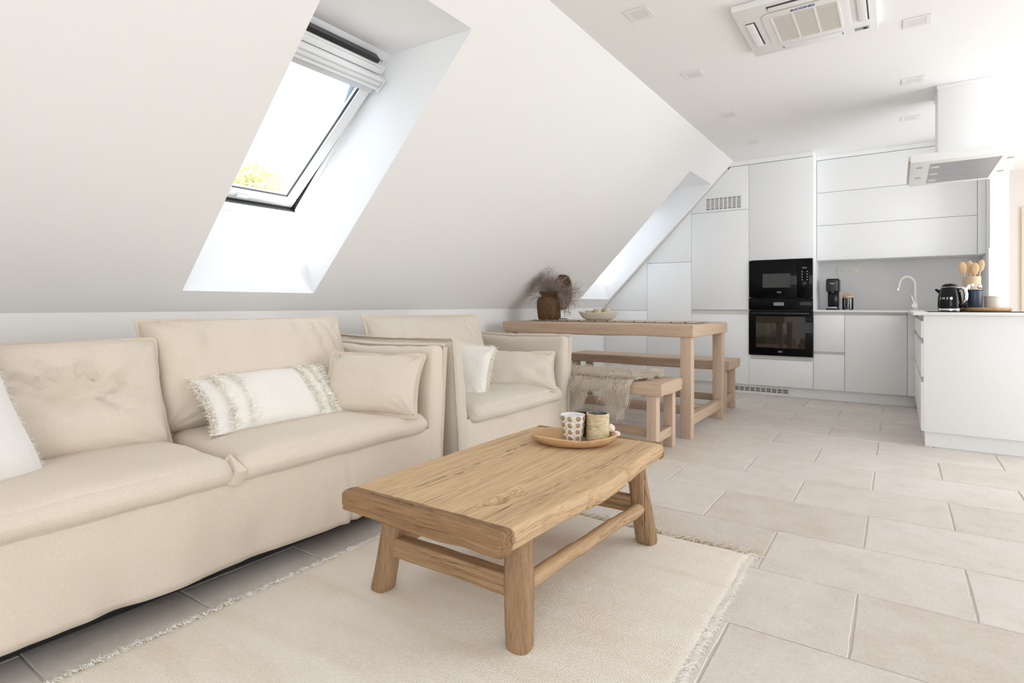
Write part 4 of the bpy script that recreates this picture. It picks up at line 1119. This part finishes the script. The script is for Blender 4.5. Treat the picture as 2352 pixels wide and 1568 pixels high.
def cup_holder():
    c = Vector((-1.088, 2.035, ZT))
    t = thing('candle_holder', 'white mosaic tealight glass with round mirror dots in the tray', 'candle holder', c)
    bm = B(); lathe(bm, [(0, 0), (.036, 0), (.0385, .004), (.050, .104), (.0475, .104), (.036, .008), (0, .006)], c, 40); obj('glass', bm, plain('white_mosaic', (.86, .86, .87), .3, bump=.4, bscale=150), t)
    mm = plain('amber_mirror', (.40, .29, .17), .2, metal=.35)
    rad = lambda z: .0385 + (z - .004) * .115 + .0010
    for r_ in range(4):
        z = .016 + r_ * .026; n = 9
        for k in range(n):
            a = 2 * PI * (k + .15) / n; rr = rad(z); s_ = .0100 + .0006 * r_
            bm = B(); lathe(bm, [(0, .0009), (s_ * .7, .0007), (s_, .0)], (0, 0, 0), 14)
            bmesh.ops.transform(bm, matrix=Matrix.Translation(c + Vector((rr * math.cos(a), rr * math.sin(a), z))) @ Matrix.Rotation(a, 4, 'Z') @ Matrix.Rotation(PI / 2 - .115, 4, 'Y'), verts=bm.verts)
            obj('mirror_dot', bm, mm, t)
            if r_ < 3:
                z2 = z + .013; a2 = a + PI / n; rr = rad(z2)
                bm = B(); lathe(bm, [(0, .001), (.0036, 0)], (0, 0, 0), 4)
                bmesh.ops.transform(bm, matrix=Matrix.Translation(c + Vector((rr * math.cos(a2), rr * math.sin(a2), z2))) @ Matrix.Rotation(a2, 4, 'Z') @ Matrix.Rotation(PI / 2 - .115, 4, 'Y'), verts=bm.verts)
                obj('mirror_diamond', bm, plain('olive_mirror', (.35, .30, .18), .2, metal=.6) if k == 0 and r_ == 0 else bpy.data.materials['olive_mirror'], t)
cup_holder()
c = Vector((-1.010, 2.105, ZT)); t = thing('birch_holder', 'birch bark tealight cup beside the mosaic glass', 'candle holder', c)
bm = B(); lathe(bm, [(0, 0), (.046, 0), (.047, .01), (.046, .106), (.0415, .107), (.041, .03), (0, .028)], c, 40); obj('bark_cup', bm, M_BIRCH, t)
bm = B(); lathe(bm, [(0, .03), (.0405, .03), (.0405, .1065), (.0385, .1065), (.0385, .034), (0, .034)], c, 32); obj('metal_liner', bm, plain('tarnished_tin', (.30, .29, .27), .4, metal=.7), t)
c = Vector((-1.095, 2.13, ZT)); t = thing('amber_glass', 'dark amber tealight glass behind the mosaic glass', 'candle holder', c)
bm = B(); lathe(bm, [(0, 0), (.030, 0), (.034, .006), (.037, .094), (.0345, .094), (.031, .01), (0, .009)], c, 28); obj('glass_cup', bm, plain('smoky_amber', (.10, .07, .03), .15), t)
c = Vector((-.962, 2.155, ZT)); t = thing('coral', 'small white knobbly coral piece in the tray', 'coral', c)
bm = B()
for k in range(9):
    q = c + Vector((rnd.uniform(-.022, .022), rnd.uniform(-.02, .02), .012 + rnd.uniform(0, .035))); bmesh.ops.create_icosphere(bm, subdivisions=2, radius=rnd.uniform(.011, .017), matrix=Matrix.Translation(q))
for v in bm.verts: v.co += noise.noise_vector(v.co * 60) * .004
obj('branch', bm, plain('white_coral', (.80, .72, .66), .8, bump=.4, bscale=200), t)

# ================================================================== DINING TABLE, BENCHES
def plank_top(x0, x1, y0, y1, z0, z1, seed, mat, parent, name):
    def sh(p, n, q):
        d = fold((p.x * .35, p.y, p.z * 2), 6, .006, seed)
        if abs(n.z) < .5: d += .007 * noise.noise((p.x * 2.2, p.y * 4, seed)) * (q.z > -.2)
        return p + n * d * (.25 if n.z > .9 else 1)
    bm = soft_box(x0, x1, y0, y1, z0, z1, .011, 3, (40, 16, 6), sh); return obj(name, bm, mat, parent, smooth=50)
def table_like(root, x0, x1, y0, y1, ztop, th, leg, inset, str_z, seed):
    plank_top(x0, x1, y0, y1, ztop - th, ztop, seed, M_OAKX, root, 'top')
    lx, ly = (x0 + inset[0], x1 - inset[0] - leg), (y0 + inset[1], y1 - inset[1] - leg)
    for a in lx:
        for b in ly:
            bm = B(); box(bm, a, a + leg, b, b + leg, 0, ztop - th + .004, .004); obj('leg', bm, M_OAKZ, root)
        bm = B(); box(bm, a + leg * .12, a + leg * .88, ly[0] + leg - .002, ly[1] + .002, str_z, str_z + leg * .95, .004); obj('end_stretcher', bm, M_OAKY, root)
    ym = (y0 + y1) / 2
    bm = B(); box(bm, lx[0] + leg * .85, lx[1] + leg * .15, ym - leg * .42, ym + leg * .42, str_z + .002, str_z + leg * .9, .004); obj('long_stretcher', bm, M_OAKX, root)
dt = thing('dining_table', 'whitewashed oak dining table with a thick plank top', 'dining table', (-1.965, 4.4, 0))
table_like(dt, -2.77, -1.160, 3.925, 4.87, .793, .087, .077, (.022, .014), .085, 3.)
LB = 'whitewashed oak bench between the armchair and the dining table, under a sheepskin'
b1 = thing('bench', LB, 'bench', (-1.965, 3.54, 0), 'oak benches at the dining table')
table_like(b1, -2.745, -1.178, 3.342, 3.738, .452, .080, .064, (.040, .016), .075, 9.)
b2 = copy_tree(b1, (-.006, 1.70, 0), label='whitewashed oak bench between the dining table and the kitchen units, bare')

# sheepskin over the front bench
sk = thing('sheepskin', 'long-haired greige sheepskin draped over the front bench', 'sheepskin', (-1.75, 3.54, .452))
BY0, BY1, BT = 3.336, 3.744, .456
def drape(s):
    """s: 0 at the back top edge, growing toward the front edge and then down"""
    W_ = BY1 - BY0
    if s < 0: return Vector((0, BY1 + .006, BT + s)), Vector((0, 1, 0))
    rr = .04
    if s <= W_ - rr: return Vector((0, BY1 - s, BT + .006)), Vector((0, 0, 1))
    a = (s - (W_ - rr)) / rr                                   # rounds over the front edge
    if a < PI / 2: return Vector((0, BY0 + rr - (rr + .006) * math.sin(a), BT - rr + (rr + .006) * math.cos(a))), Vector((0, -math.sin(a), math.cos(a)))
    return Vector((0, BY0 - .006, BT - rr - (a - PI / 2) * rr)), Vector((0, -1, 0))
def interp(tab, x):
    for (a, va), (b, vb) in zip(tab[:-1], tab[1:]):
        if a <= x <= b: return va + (vb - va) * (x - a) / (b - a)
    return tab[0][1] if x < tab[0][0] else tab[-1][1]
S_END = [(-2.25, .36), (-2.0, .44), (-1.86, .55), (-1.78, .58), (-1.70, .50), (-1.655, .425), (-1.60, .43), (-1.54, .49), (-1.47, .575), (-1.43, .55), (-1.39, .46), (-1.36, .385), (-1.33, .25), (-1.305, .12)]
S_BEG = [(-2.25, .05), (-2.1, .02), (-1.6, .0), (-1.52, -.06), (-1.45, -.12), (-1.39, -.10), (-1.34, -.02), (-1.305, .06)]
vs, fs = [], []; NU, NV = 70, 30; roots = []
for i in range(NU + 1):
    x = -2.25 + (.945) * i / NU; a, b = interp(S_BEG, x), interp(S_END, x)
    for j in range(NV + 1):
        p, n = drape(a + (b - a) * j / NV); p = p + Vector((x, 0, 0)) + n * (.006 + fold((x, p.y, p.z), 7, .004, 4)); vs.append(p)
for i in range(NU):
    for j in range(NV): a = i * (NV + 1) + j; fs.append((a, a + 1, a + NV + 2, a + NV + 1))
hide = raw('hide', vs, fs, M_FURD, sk); md = hide.modifiers.new('thickness', 'SOLIDIFY'); md.thickness = .004
specs = []
for k in range(30000):
    x = rnd.uniform(-2.25, -1.305); a, b = interp(S_BEG, x), interp(S_END, x); s_ = a + (b - a) * rnd.random()
    p, n = drape(s_); p = p + Vector((x, 0, 0)) + n * .006
    cl = noise.noise_vector(Vector((x * 22, s_ * 22, 3.3)))          # locks lean together
    if n.z > .95: d = Vector((.45 + .8 * cl.x, -.55 + .9 * cl.y, .55 + .3 * cl.z)); dr = .022
    elif n.z > .05: d = Vector((.5 * cl.x, -1 + .3 * cl.y, .35 * n.z)); dr = .05
    else: d = Vector((.5 * cl.x, n.y * (.42 + .25 * cl.y), -1)); dr = .025
    specs.append((p, d + noise.random_unit_vector() * .25, rnd.uniform(.045, .080), .0021, dr, .011))
fur = strands('fur', specs, M_FUR, sk, 5); tag(fur, kind='stuff')

# things on the dining table
DZ = .796
rn = thing('table_runner', 'frayed natural jute runner along the dining table', 'table runner', (-1.96, 4.43, DZ))
vs, fs = [], []; NX, NY = 90, 14
for i in range(NX + 1):
    x = -2.71 + 1.47 * i / NX
    for j in range(NY + 1):
        y = 4.255 + .345 * j / NY + fold((x, j, 0), 7, .004, 2)
        z = DZ + .003 + abs(fold((x, y, 0), 16, .004, 3)); vs.append((x, y, z if 0 < j < NY else DZ + .001))
for i in range(NX):
    for j in range(NY): a = i * (NY + 1) + j; fs.append((a, a + NY + 1, a + NY + 2, a + 1))
raw('weave', vs, fs, M_RUNNER, rn)
specs = []
for k in range(420):
    x = rnd.uniform(-2.71, -1.24); y = rnd.choice((4.257, 4.598, rnd.uniform(4.26, 4.59)))
    specs.append(((x, y, DZ + .004), (rnd.uniform(-1, 1), (-1 if y < 4.4 else 1) * rnd.random(), rnd.uniform(.1, .8)), rnd.uniform(.008, .018), .004, .004, .003))
tag(strands('tassels', specs, M_FRINGE, rn, 3), kind='stuff')
for k in range(13):
    x = -2.66 + k * .113 + rnd.uniform(-.03, .03); bm = B(); bmesh.ops.create_icosphere(bm, subdivisions=1, radius=rnd.uniform(.005, .009), matrix=Matrix.Translation((x, 4.257, DZ + .005)) @ Matrix.Scale(.6, 4, (0, 0, 1)))
    obj('dark_knot', bm, plain('dark_jute_knot', (.12, .07, .04), .9) if k == 0 else bpy.data.materials['dark_jute_knot'], rn)
VC = Vector((-2.575, 4.37, DZ + .004))
t = thing('vase', 'old brown turned wooden vase on the runner', 'vase', VC)
bm = B(); lathe(bm, [(0, 0), (.088, 0), (.096, .012), (.104, .06), (.109, .12), (.107, .165), (.096, .192), (.074, .205), (.066, .213), (.069, .224), (.088, .243), (.091, .250), (.084, .252), (.062, .226), (.056, .21), (.07, .19), (.08, .10), (0, .03)], VC, 48)
for v in bm.verts: v.co += noise.noise_vector(v.co * 9) * .003
obj('body', bm, M_VASE, t, smooth=60)
tw = thing('dried_branches', 'bunch of dried greyish heather twigs in the wooden vase', 'dried flowers', VC + Vector((0, 0, .06)))
bm = B(); rnd2 = random.Random(11)
def twig(p, d, ln, r, depth):
    pts = [p]; dd = d.copy(); n = 4
    for k in range(n):
        dd = (dd + noise.random_unit_vector() * .16 + Vector((0, 0, -.05 if depth == 0 else 0))).normalized(); e_ = pts[-1] + dd * ln / n; e_.x = max(e_.x, (e_.z + .03 - SB) / SL); pts.append(e_)
    tube(bm, pts, [r * (1 - .6 * k / n) for k in range(n + 1)], 3, cap=False)
    if depth < 2:
        for k in range(7 if depth == 0 else 4):
            q = pts[rnd2.randint(1 if depth else 2, n)]
            twig(q, (dd + noise.random_unit_vector() * .85).normalized(), ln * rnd2.uniform(.25, .5), r * .65, depth + 1)
noise.seed_set(5)
for d_, n_, l_ in (((-.22, -.1, 1), 46, .21), ((.25, 0, 1), 38, .17), ((.75, .05, .45), 34, .21), ((-.75, 0, .45), 10, .26), ((.95, .1, .05), 54, .19)):
    for k in range(n_):
        a = rnd2.uniform(0, 6.28); st = VC + Vector((.03 * math.cos(a), .03 * math.sin(a), .20))
        if d_[2] < .2: st = VC + Vector((.075, .0, .248))
        dv = (Vector(d_) + noise.random_unit_vector() * .28).normalized()
        if d_[2] < .2: dv = (Vector((.8, .1, -.35)) + noise.random_unit_vector() * .55).normalized()
        twig(st, dv, l_ * rnd2.uniform(.6, 1), .0016, 0)
tag(obj('twigs', bm, M_TWIG, tw, smooth=None), kind='stuff')
DC = Vector((-2.645, 4.70, DZ + .003))
t = thing('wooden_disc', 'dark carved wooden oval mounted on a thin iron stand', 'ornament', DC)
bm = B(); tube(bm, [DC + Vector((-.075, 0, .004)), DC + Vector((.075, 0, .004))], .004, 6); tube(bm, [DC + Vector((0, 0, .004)), DC + Vector((0, 0, .12))], .004, 6); tube(bm, [DC + Vector((0, -.05, .004)), DC + Vector((0, .05, .004))], .004, 6); obj('stand', bm, M_IRON, t)
def disc_sh(p, n, q):
    f = (p.z - DC.z - .255) / .165; k = math.sqrt(max(0, 1 - abs(f) ** 2.6)); return Vector((DC.x + (p.x - DC.x) * (.28 + .72 * k), p.y - .02 * f * f, p.z)) + n * fold(p, 16, .003, 2)
bm = soft_box(DC.x - .10, DC.x + .10, DC.y - .016, DC.y + .016, DC.z + .09, DC.z + .42, .012, 3, (12, 3, 22), disc_sh)
bmesh.ops.transform(bm, matrix=Matrix.Translation(DC) @ Matrix.Rotation(R(5), 4, 'Y') @ Matrix.Translation(-DC), verts=bm.verts)
obj('oval_plate', bm, M_DISC, t, smooth=60)
BC = Vector((-2.115, 4.42, DZ + .004))
t = thing('stone_bowl', 'long whitewashed dough bowl on the runner', 'bowl', BC)
bm = B(); lathe(bm, [(0, .0), (.55, .0), (.80, .022), (1.0, .066), (.965, .069), (.90, .060), (.70, .022), (0, .016)], BC, 56, (.185, .115))
for v in bm.verts:
    f = v.co.z - BC.z; v.co += noise.noise_vector(v.co * 14) * .004 * (f > .01)
    v.co.z += .012 * (((v.co.x - BC.x) / .185) ** 2) * (f > .03)
obj('dish', bm, plain('whitewashed_clay', (.72, .68, .61), .85, bump=.5, bscale=70), t, smooth=60)
for (dx, dy, r_, h_), lb in zip([(-.085, 0, .036, .060), (-.002, .005, .042, .074), (.068, .015, .030, .080)], ['low birch bark tealight in the dough bowl', 'wide birch bark tealight in the middle of the dough bowl', 'tall narrow birch bark tealight in the dough bowl']):
    c = BC + Vector((dx, dy, .0235)); k = thing('birch_tealight', lb, 'tealight', c, 'birch tealights in the bowl')
    bm = B(); lathe(bm, [(0, 0), (r_, 0), (r_ * 1.02, h_), (r_ * .86, h_), (r_ * .84, h_ * .8), (0, h_ * .78)], c, 28); obj('bark_cup', bm, M_BIRCH, k)
    bm = B(); lathe(bm, [(0, h_ * .79), (r_ * .8, h_ * .79), (r_ * .8, h_ * .92), (0, h_ * .92)], c, 20); obj('candle', bm, plain('cream_wax_%d' % int(h_ * 1000), (.8, .74, .62), .5), k)

# ================================================================== SMALL THINGS IN THE KITCHEN
CT = .8845
c = Vector((-.545, 6.64, CT)); t = thing('coffee_machine', 'slim black capsule coffee machine on the worktop', 'coffee machine', c)
bm = B(); box(bm, c.x - .055, c.x + .055, c.y - .11, c.y + .12, c.z, c.z + .016, .005); obj('base', bm, M_BLACKM, t)
bm = B(); box(bm, c.x - .050, c.x + .050, c.y + .0, c.y + .115, c.z + .016, c.z + .20, .012); obj('body', bm, M_BLACKE, t)
bm = B(); prism(bm, rrect(c.x - .060, c.x + .060, c.y - .10, c.y + .115, .045), 'z', c.z + .185, c.z + .300, .006); hd = obj('brew_head', bm, M_BLACKM, t)
bm = B(); prism(bm, rrect(c.x - .055, c.x + .055, c.y - .095, c.y + .11, .042), 'z', c.z + .300, c.z + .314, .005); obj('lid', bm, M_BLACKE, hd)
bm = B(); box(bm, c.x - .022, c.x + .022, c.y - .1025, c.y - .0995, c.z + .262, c.z + .268); obj('copper_slot', bm, M_COPPER, hd, smooth=None)
bm = B(); lathe(bm, [(0, .165), (.014, .165), (.018, .186), (0, .186)], c + Vector((0, -.055, 0)), 16); obj('spout', bm, M_BLACKM, hd)
bm = B(); box(bm, c.x - .042, c.x + .042, c.y - .105, c.y - .02, c.z + .016, c.z + .030, .004); obj('drip_tray', bm, M_STEEL, t)
c = Vector((-.415, 6.65, CT)); t = thing('capsule_jar', 'glass jar of coffee capsules with a wooden handle', 'jar', c)
bm = B(); lathe(bm, [(0, 0), (.044, 0), (.049, .006), (.049, .118), (.044, .124), (.042, .120), (.0465, .114), (.0465, .008), (0, .006)], c, 28); obj('glass', bm, M_JARGLASS, t)
bm = B(); lathe(bm, [(0, .122), (.046, .122), (.046, .138), (0, .138)], c, 28); ld = obj('lid', bm, M_SPOON, t)
bm = B(); tube(bm, [c + Vector((.034 * math.cos(a), 0, .136 + .026 * math.sin(a))) for a in [PI * i / 10 for i in range(11)]], .007, 8); obj('handle', bm, M_SPOON, ld)
caps = [plain('capsule_%d' % i, cc, .35, metal=.6) for i, cc in enumerate([(.06, .03, .08), (.18, .06, .04), (.04, .03, .03), (.35, .30, .26), (.12, .05, .12)])]
for k in range(22):
    a = k * 2.4; lv = k // 6; q = c + Vector((.030 * math.cos(a), .030 * math.sin(a), .022 + lv * .027))
    bm = B(); lathe(bm, [(0, -.010), (.010, -.010), (.0145, .008), (.016, .009), (0, .011)], q, 12)
    bmesh.ops.rotate(bm, cent=q, matrix=Matrix.Rotation(k * 1.3, 3, 'X'), verts=bm.verts); obj('capsule', bm, caps[k % 5], t)
# tap
c = Vector((.137, 6.62, CT)); t = thing('kitchen_tap', 'white swan-neck kitchen tap with side lever', 'tap', c)
bm = B(); lathe(bm, [(0, 0), (.027, 0), (.027, .008), (.023, .012), (.023, .085), (0, .088)], c, 24); obj('body', bm, M_PLAST2, t)
pts = [c + Vector((0, 0, .085)), c + Vector((0, 0, .17)), c + Vector((0, 0, .235))] + [c + Vector((-.062 + .062 * math.cos(a), -.0, .235 + .085 * math.sin(a))) for a in [R(15 * i) for i in range(1, 13)]]
pts = pts[:-1] + [c + Vector((-.128, 0, .222)), c + Vector((-.133, 0, .205))]
bm = B(); tube(bm, pts, .0125, 12); sp = obj('spout', bm, M_PLAST2, t, smooth=60)
bm = B(); tube(bm, [c + Vector((-.132, 0, .208)), c + Vector((-.136, 0, .190))], .0135, 12); obj('aerator', bm, M_CHROME, sp)
bm = B(); tube(bm, [c + Vector((-.004, -.02, .045)), c + Vector((-.004, -.048, .045))], .022, 16); lv = obj('lever_hub', bm, M_PLAST, t)
bm = B(); tube(bm, [c + Vector((-.006, -.04, .06)), c + Vector((-.03, -.045, .14))], .0055, 8); obj('lever', bm, M_CHROME, lv)
# double socket with switch plate on the splashback
t = thing('socket_plate', 'ivory three-gang socket plate on the splashback', 'socket', (-.418, YW, 1.29))
def stadium(x0, x1, z0, z1): return rrect(x0, x1, z0, z1, (z1 - z0) / 2 - .001, 10)
bm = B(); prism(bm, stadium(-.537, -.299, 1.236, 1.344), 'y', YW - .008, YW - .0005, .002); obj('plate', bm, M_PLAST2, t)
bm = B(); prism(bm, stadium(-.520, -.316, 1.250, 1.330), 'y', YW - .013, YW - .008, .002); inn = obj('inner_plate', bm, M_PLAST2, t)
for i, xx in enumerate((-.487, -.418, -.349)):
    bm = B(); lathe(bm, [(0, .002), (.0265, .002), (.0285, 0), (.031, .0), (.031, .003), (.0, .003)], (0, 0, 0), 24); bmesh.ops.transform(bm, matrix=MT(xx, YW - .013, 1.29), verts=bm.verts); o_ = obj('socket_face', bm, M_PLAST2, inn)
    for dx in (-.0095, .0095):
        if i < 2: bm = B(); lathe(bm, [(0, .0042), (.003, .0042), (.003, 0)], (0, 0, 0), 10); bmesh.ops.transform(bm, matrix=MT(xx + dx, YW - .013, 1.288), verts=bm.verts); obj('pin_hole', bm, M_DARK, inn)
    if i < 2: bm = B(); lathe(bm, [(0, .006), (.003, .006), (.003, 0)], (0, 0, 0), 10); bmesh.ops.transform(bm, matrix=MT(xx, YW - .013, 1.300), verts=bm.verts); obj('earth_pin', bm, M_STEEL, inn)
    else: bm = B(); box(bm, xx - .009, xx + .009, YW - .019, YW - .014, 1.276, 1.304, .003); obj('switch_rocker', bm, M_PLAST, inn)
# kettle
c = Vector((.297, 4.93, .889)); t = thing('kettle', 'glossy black retro kettle with chrome handle on the hob', 'kettle', c)
bm = B(); lathe(bm, [(0, 0), (.066, 0), (.068, .004), (.066, .018), (0, .018)], c, 32); obj('base', bm, M_CHROME, t)
bm = B(); lathe(bm, [(0, .019), (.066, .019), (.068, .04), (.066, .09), (.059, .135), (.047, .165), (0, .165)], c, 40); kb = obj('body', bm, M_BLACKE, t, smooth=50)
bm = B(); lathe(bm, [(.0475, .166), (.0475, .168), (.042, .180), (.028, .189), (.0, .192)], c, 32); lathe(bm, [(0, .166), (.0475, .166)], c, 32); obj('lid', bm, M_BLACKE, t, smooth=50)
bm = B(); lathe(bm, [(.048, .1635), (.0495, .1655), (.048, .1675)], c, 32); obj('lid_ring', bm, M_CHROME, t)
ha = Vector((.93, -.36, 0)).normalized()
pts = [c + ha * r_ + Vector((0, 0, z_)) for r_, z_ in ((.040, .158), (.070, .160), (.088, .146), (.094, .115), (.092, .08), (.083, .058), (.066, .050))]
bm = B(); tube(bm, pts, [.009, .012, .0125, .0125, .012, .011, .009], 10, flat=(Vector((-ha.y, ha.x, 0)), 1.3)); obj('handle', bm, M_CHROME, t, smooth=60)
bm = B(); tube(bm, [c + ha * .066 + Vector((0, 0, .046)), c + ha * .100 + Vector((0, 0, .040))], .017, 12); obj('switch_block', bm, M_BLACKM, t)
bm = B(); tube(bm, [c - ha * .055 + Vector((0, 0, .132)), c - ha * .082 + Vector((0, 0, .152))], [.014, .007], 10); obj('spout', bm, M_BLACKE, t)
for ch, an in zip('SMEG', (-28, -10, 8, 26)):
    a = R(-112 + an); nv = Vector((math.cos(a), math.sin(a), 0)); tx = Vector((-math.sin(a), math.cos(a), 0)); upv = Vector((0, 0, 1))
    M4 = Matrix((tx, upv, nv)).transposed().to_4x4(); M4.translation = c + nv * .0668 + Vector((0, 0, .088))
    text_part('letter', ch, .020, M4, M_CHROME, t, .0008, .0006)
# board with canister, tub; wooden crock with spoons behind
c = Vector((.488, 5.045, .889)); t = thing('serving_board', 'round olive wood board lying on the hob', 'board', c)
def board_sh(p, n, q): return p
bm = B(); lathe(bm, [(0, 0), (.140, 0), (.146, .006), (.147, .018), (.142, .026), (0, .026)], c, 56)
bm2 = None
for v in bm.verts:
    a = math.atan2(v.co.y - c.y, v.co.x - c.x); k = 1 + .03 * math.sin(3 * a + 1); v.co.x = c.x + (v.co.x - c.x) * k; v.co.y = c.y + (v.co.y - c.y) * k
obj('slab', bm, M_BOARD, t, smooth=50)
ZB = c.z + .0262
c = Vector((.434, 4.985, ZB)); t = thing('utensil_jar', 'dark blue ceramic jar of cutlery on the round board', 'jar', c)
bm = B(); lathe(bm, [(0, 0), (.042, 0), (.045, .006), (.0455, .112), (.049, .116), (.049, .121), (.045, .122), (.042, .115), (.041, .012), (0, .010)], c, 36); obj('pot', bm, M_NAVYCER, t)
for k, (dx, dy, lean, h_, kind_) in enumerate([(-.018, 0, -.010, .158, 'f'), (-.006, .012, -.002, .165, 'f'), (.012, -.006, .012, .150, 's'), (-.022, -.012, -.016, .146, 'f')]):
    bm = B(); a = c + Vector((dx * .6, dy * .6, .014)); b = c + Vector((dx + lean, dy, h_ - .012)); tube(bm, [a, b], .0028, 6)
    if kind_ == 's':
        bmesh.ops.create_uvsphere(bm, u_segments=14, v_segments=10, radius=1, matrix=Matrix.Translation(b + Vector((.003, 0, .006))) @ Matrix.Diagonal((.014, .005, .018, 1)))
    else: box(bm, b.x - .008, b.x + .008, b.y - .0015, b.y + .0015, b.z - .012, b.z + .012, .001)
    obj('spoon' if kind_ == 's' else 'fork', bm, M_CHROME, t, smooth=50)
c = Vector((.534, 5.02, ZB)); t = thing('lidded_tub', 'small pale marbled stone tub on the round board', 'tub', c)
bm = B(); lathe(bm, [(0, 0), (.043, 0), (.045, .004), (.045, .062), (0, .062)], c, 36); obj('body', bm, M_SINGLE_STONE, t)
bm = B(); lathe(bm, [(0, .0635), (.0465, .0635), (.047, .066), (.0465, .077), (0, .078)], c, 36); obj('lid', bm, plain('pale_wood_lid', (.70, .61, .50), .5), t)
c = Vector((.452, 5.36, .889)); t = thing('utensil_crock', 'pale wooden crock holding wooden spoons behind the blue jar', 'crock', c)
bm = B(); lathe(bm, [(0, 0), (.052, 0), (.054, .004), (.054, .252), (.047, .252), (.046, .01), (0, .01)], c, 36); obj('pot', bm, M_CROCK, t)
for k, (dx, dy, tx_, h_, wd) in enumerate([(-.020, 0, -.048, .345, .026), (-.006, .01, -.010, .352, .022), (.010, -.01, .016, .335, .024), (.022, .01, .050, .358, .021)]):
    t_ = thing('wooden_spoon', ['wooden spatula leaning toward the tap side of the crock', 'wooden spoon upright in the middle of the crock', 'short wooden spoon in front of the other crock spoons', 'wooden spoon leaning toward the partition in the crock'][k], 'spoon', c + Vector((dx, dy, .02)), 'wooden spoons in the crock')
    a = c + Vector((dx * .5, dy, .016)); b = c + Vector((tx_, dy, h_ - .055)); dv = (b - a).normalized()
    bm = B(); tube(bm, [a, b], .0055, 8); obj('stem', bm, M_SPOON, t_)
    bm = B(); Mq = Matrix.Translation(b + dv * .028) @ Vector((0, 0, 1)).rotation_difference(dv).to_matrix().to_4x4() @ Matrix.Diagonal((wd, .0075, .046, 1)); bmesh.ops.create_uvsphere(bm, u_segments=18, v_segments=12, radius=1, matrix=Mq); obj('spoon_head', bm, M_SPOON, t_, smooth=60)
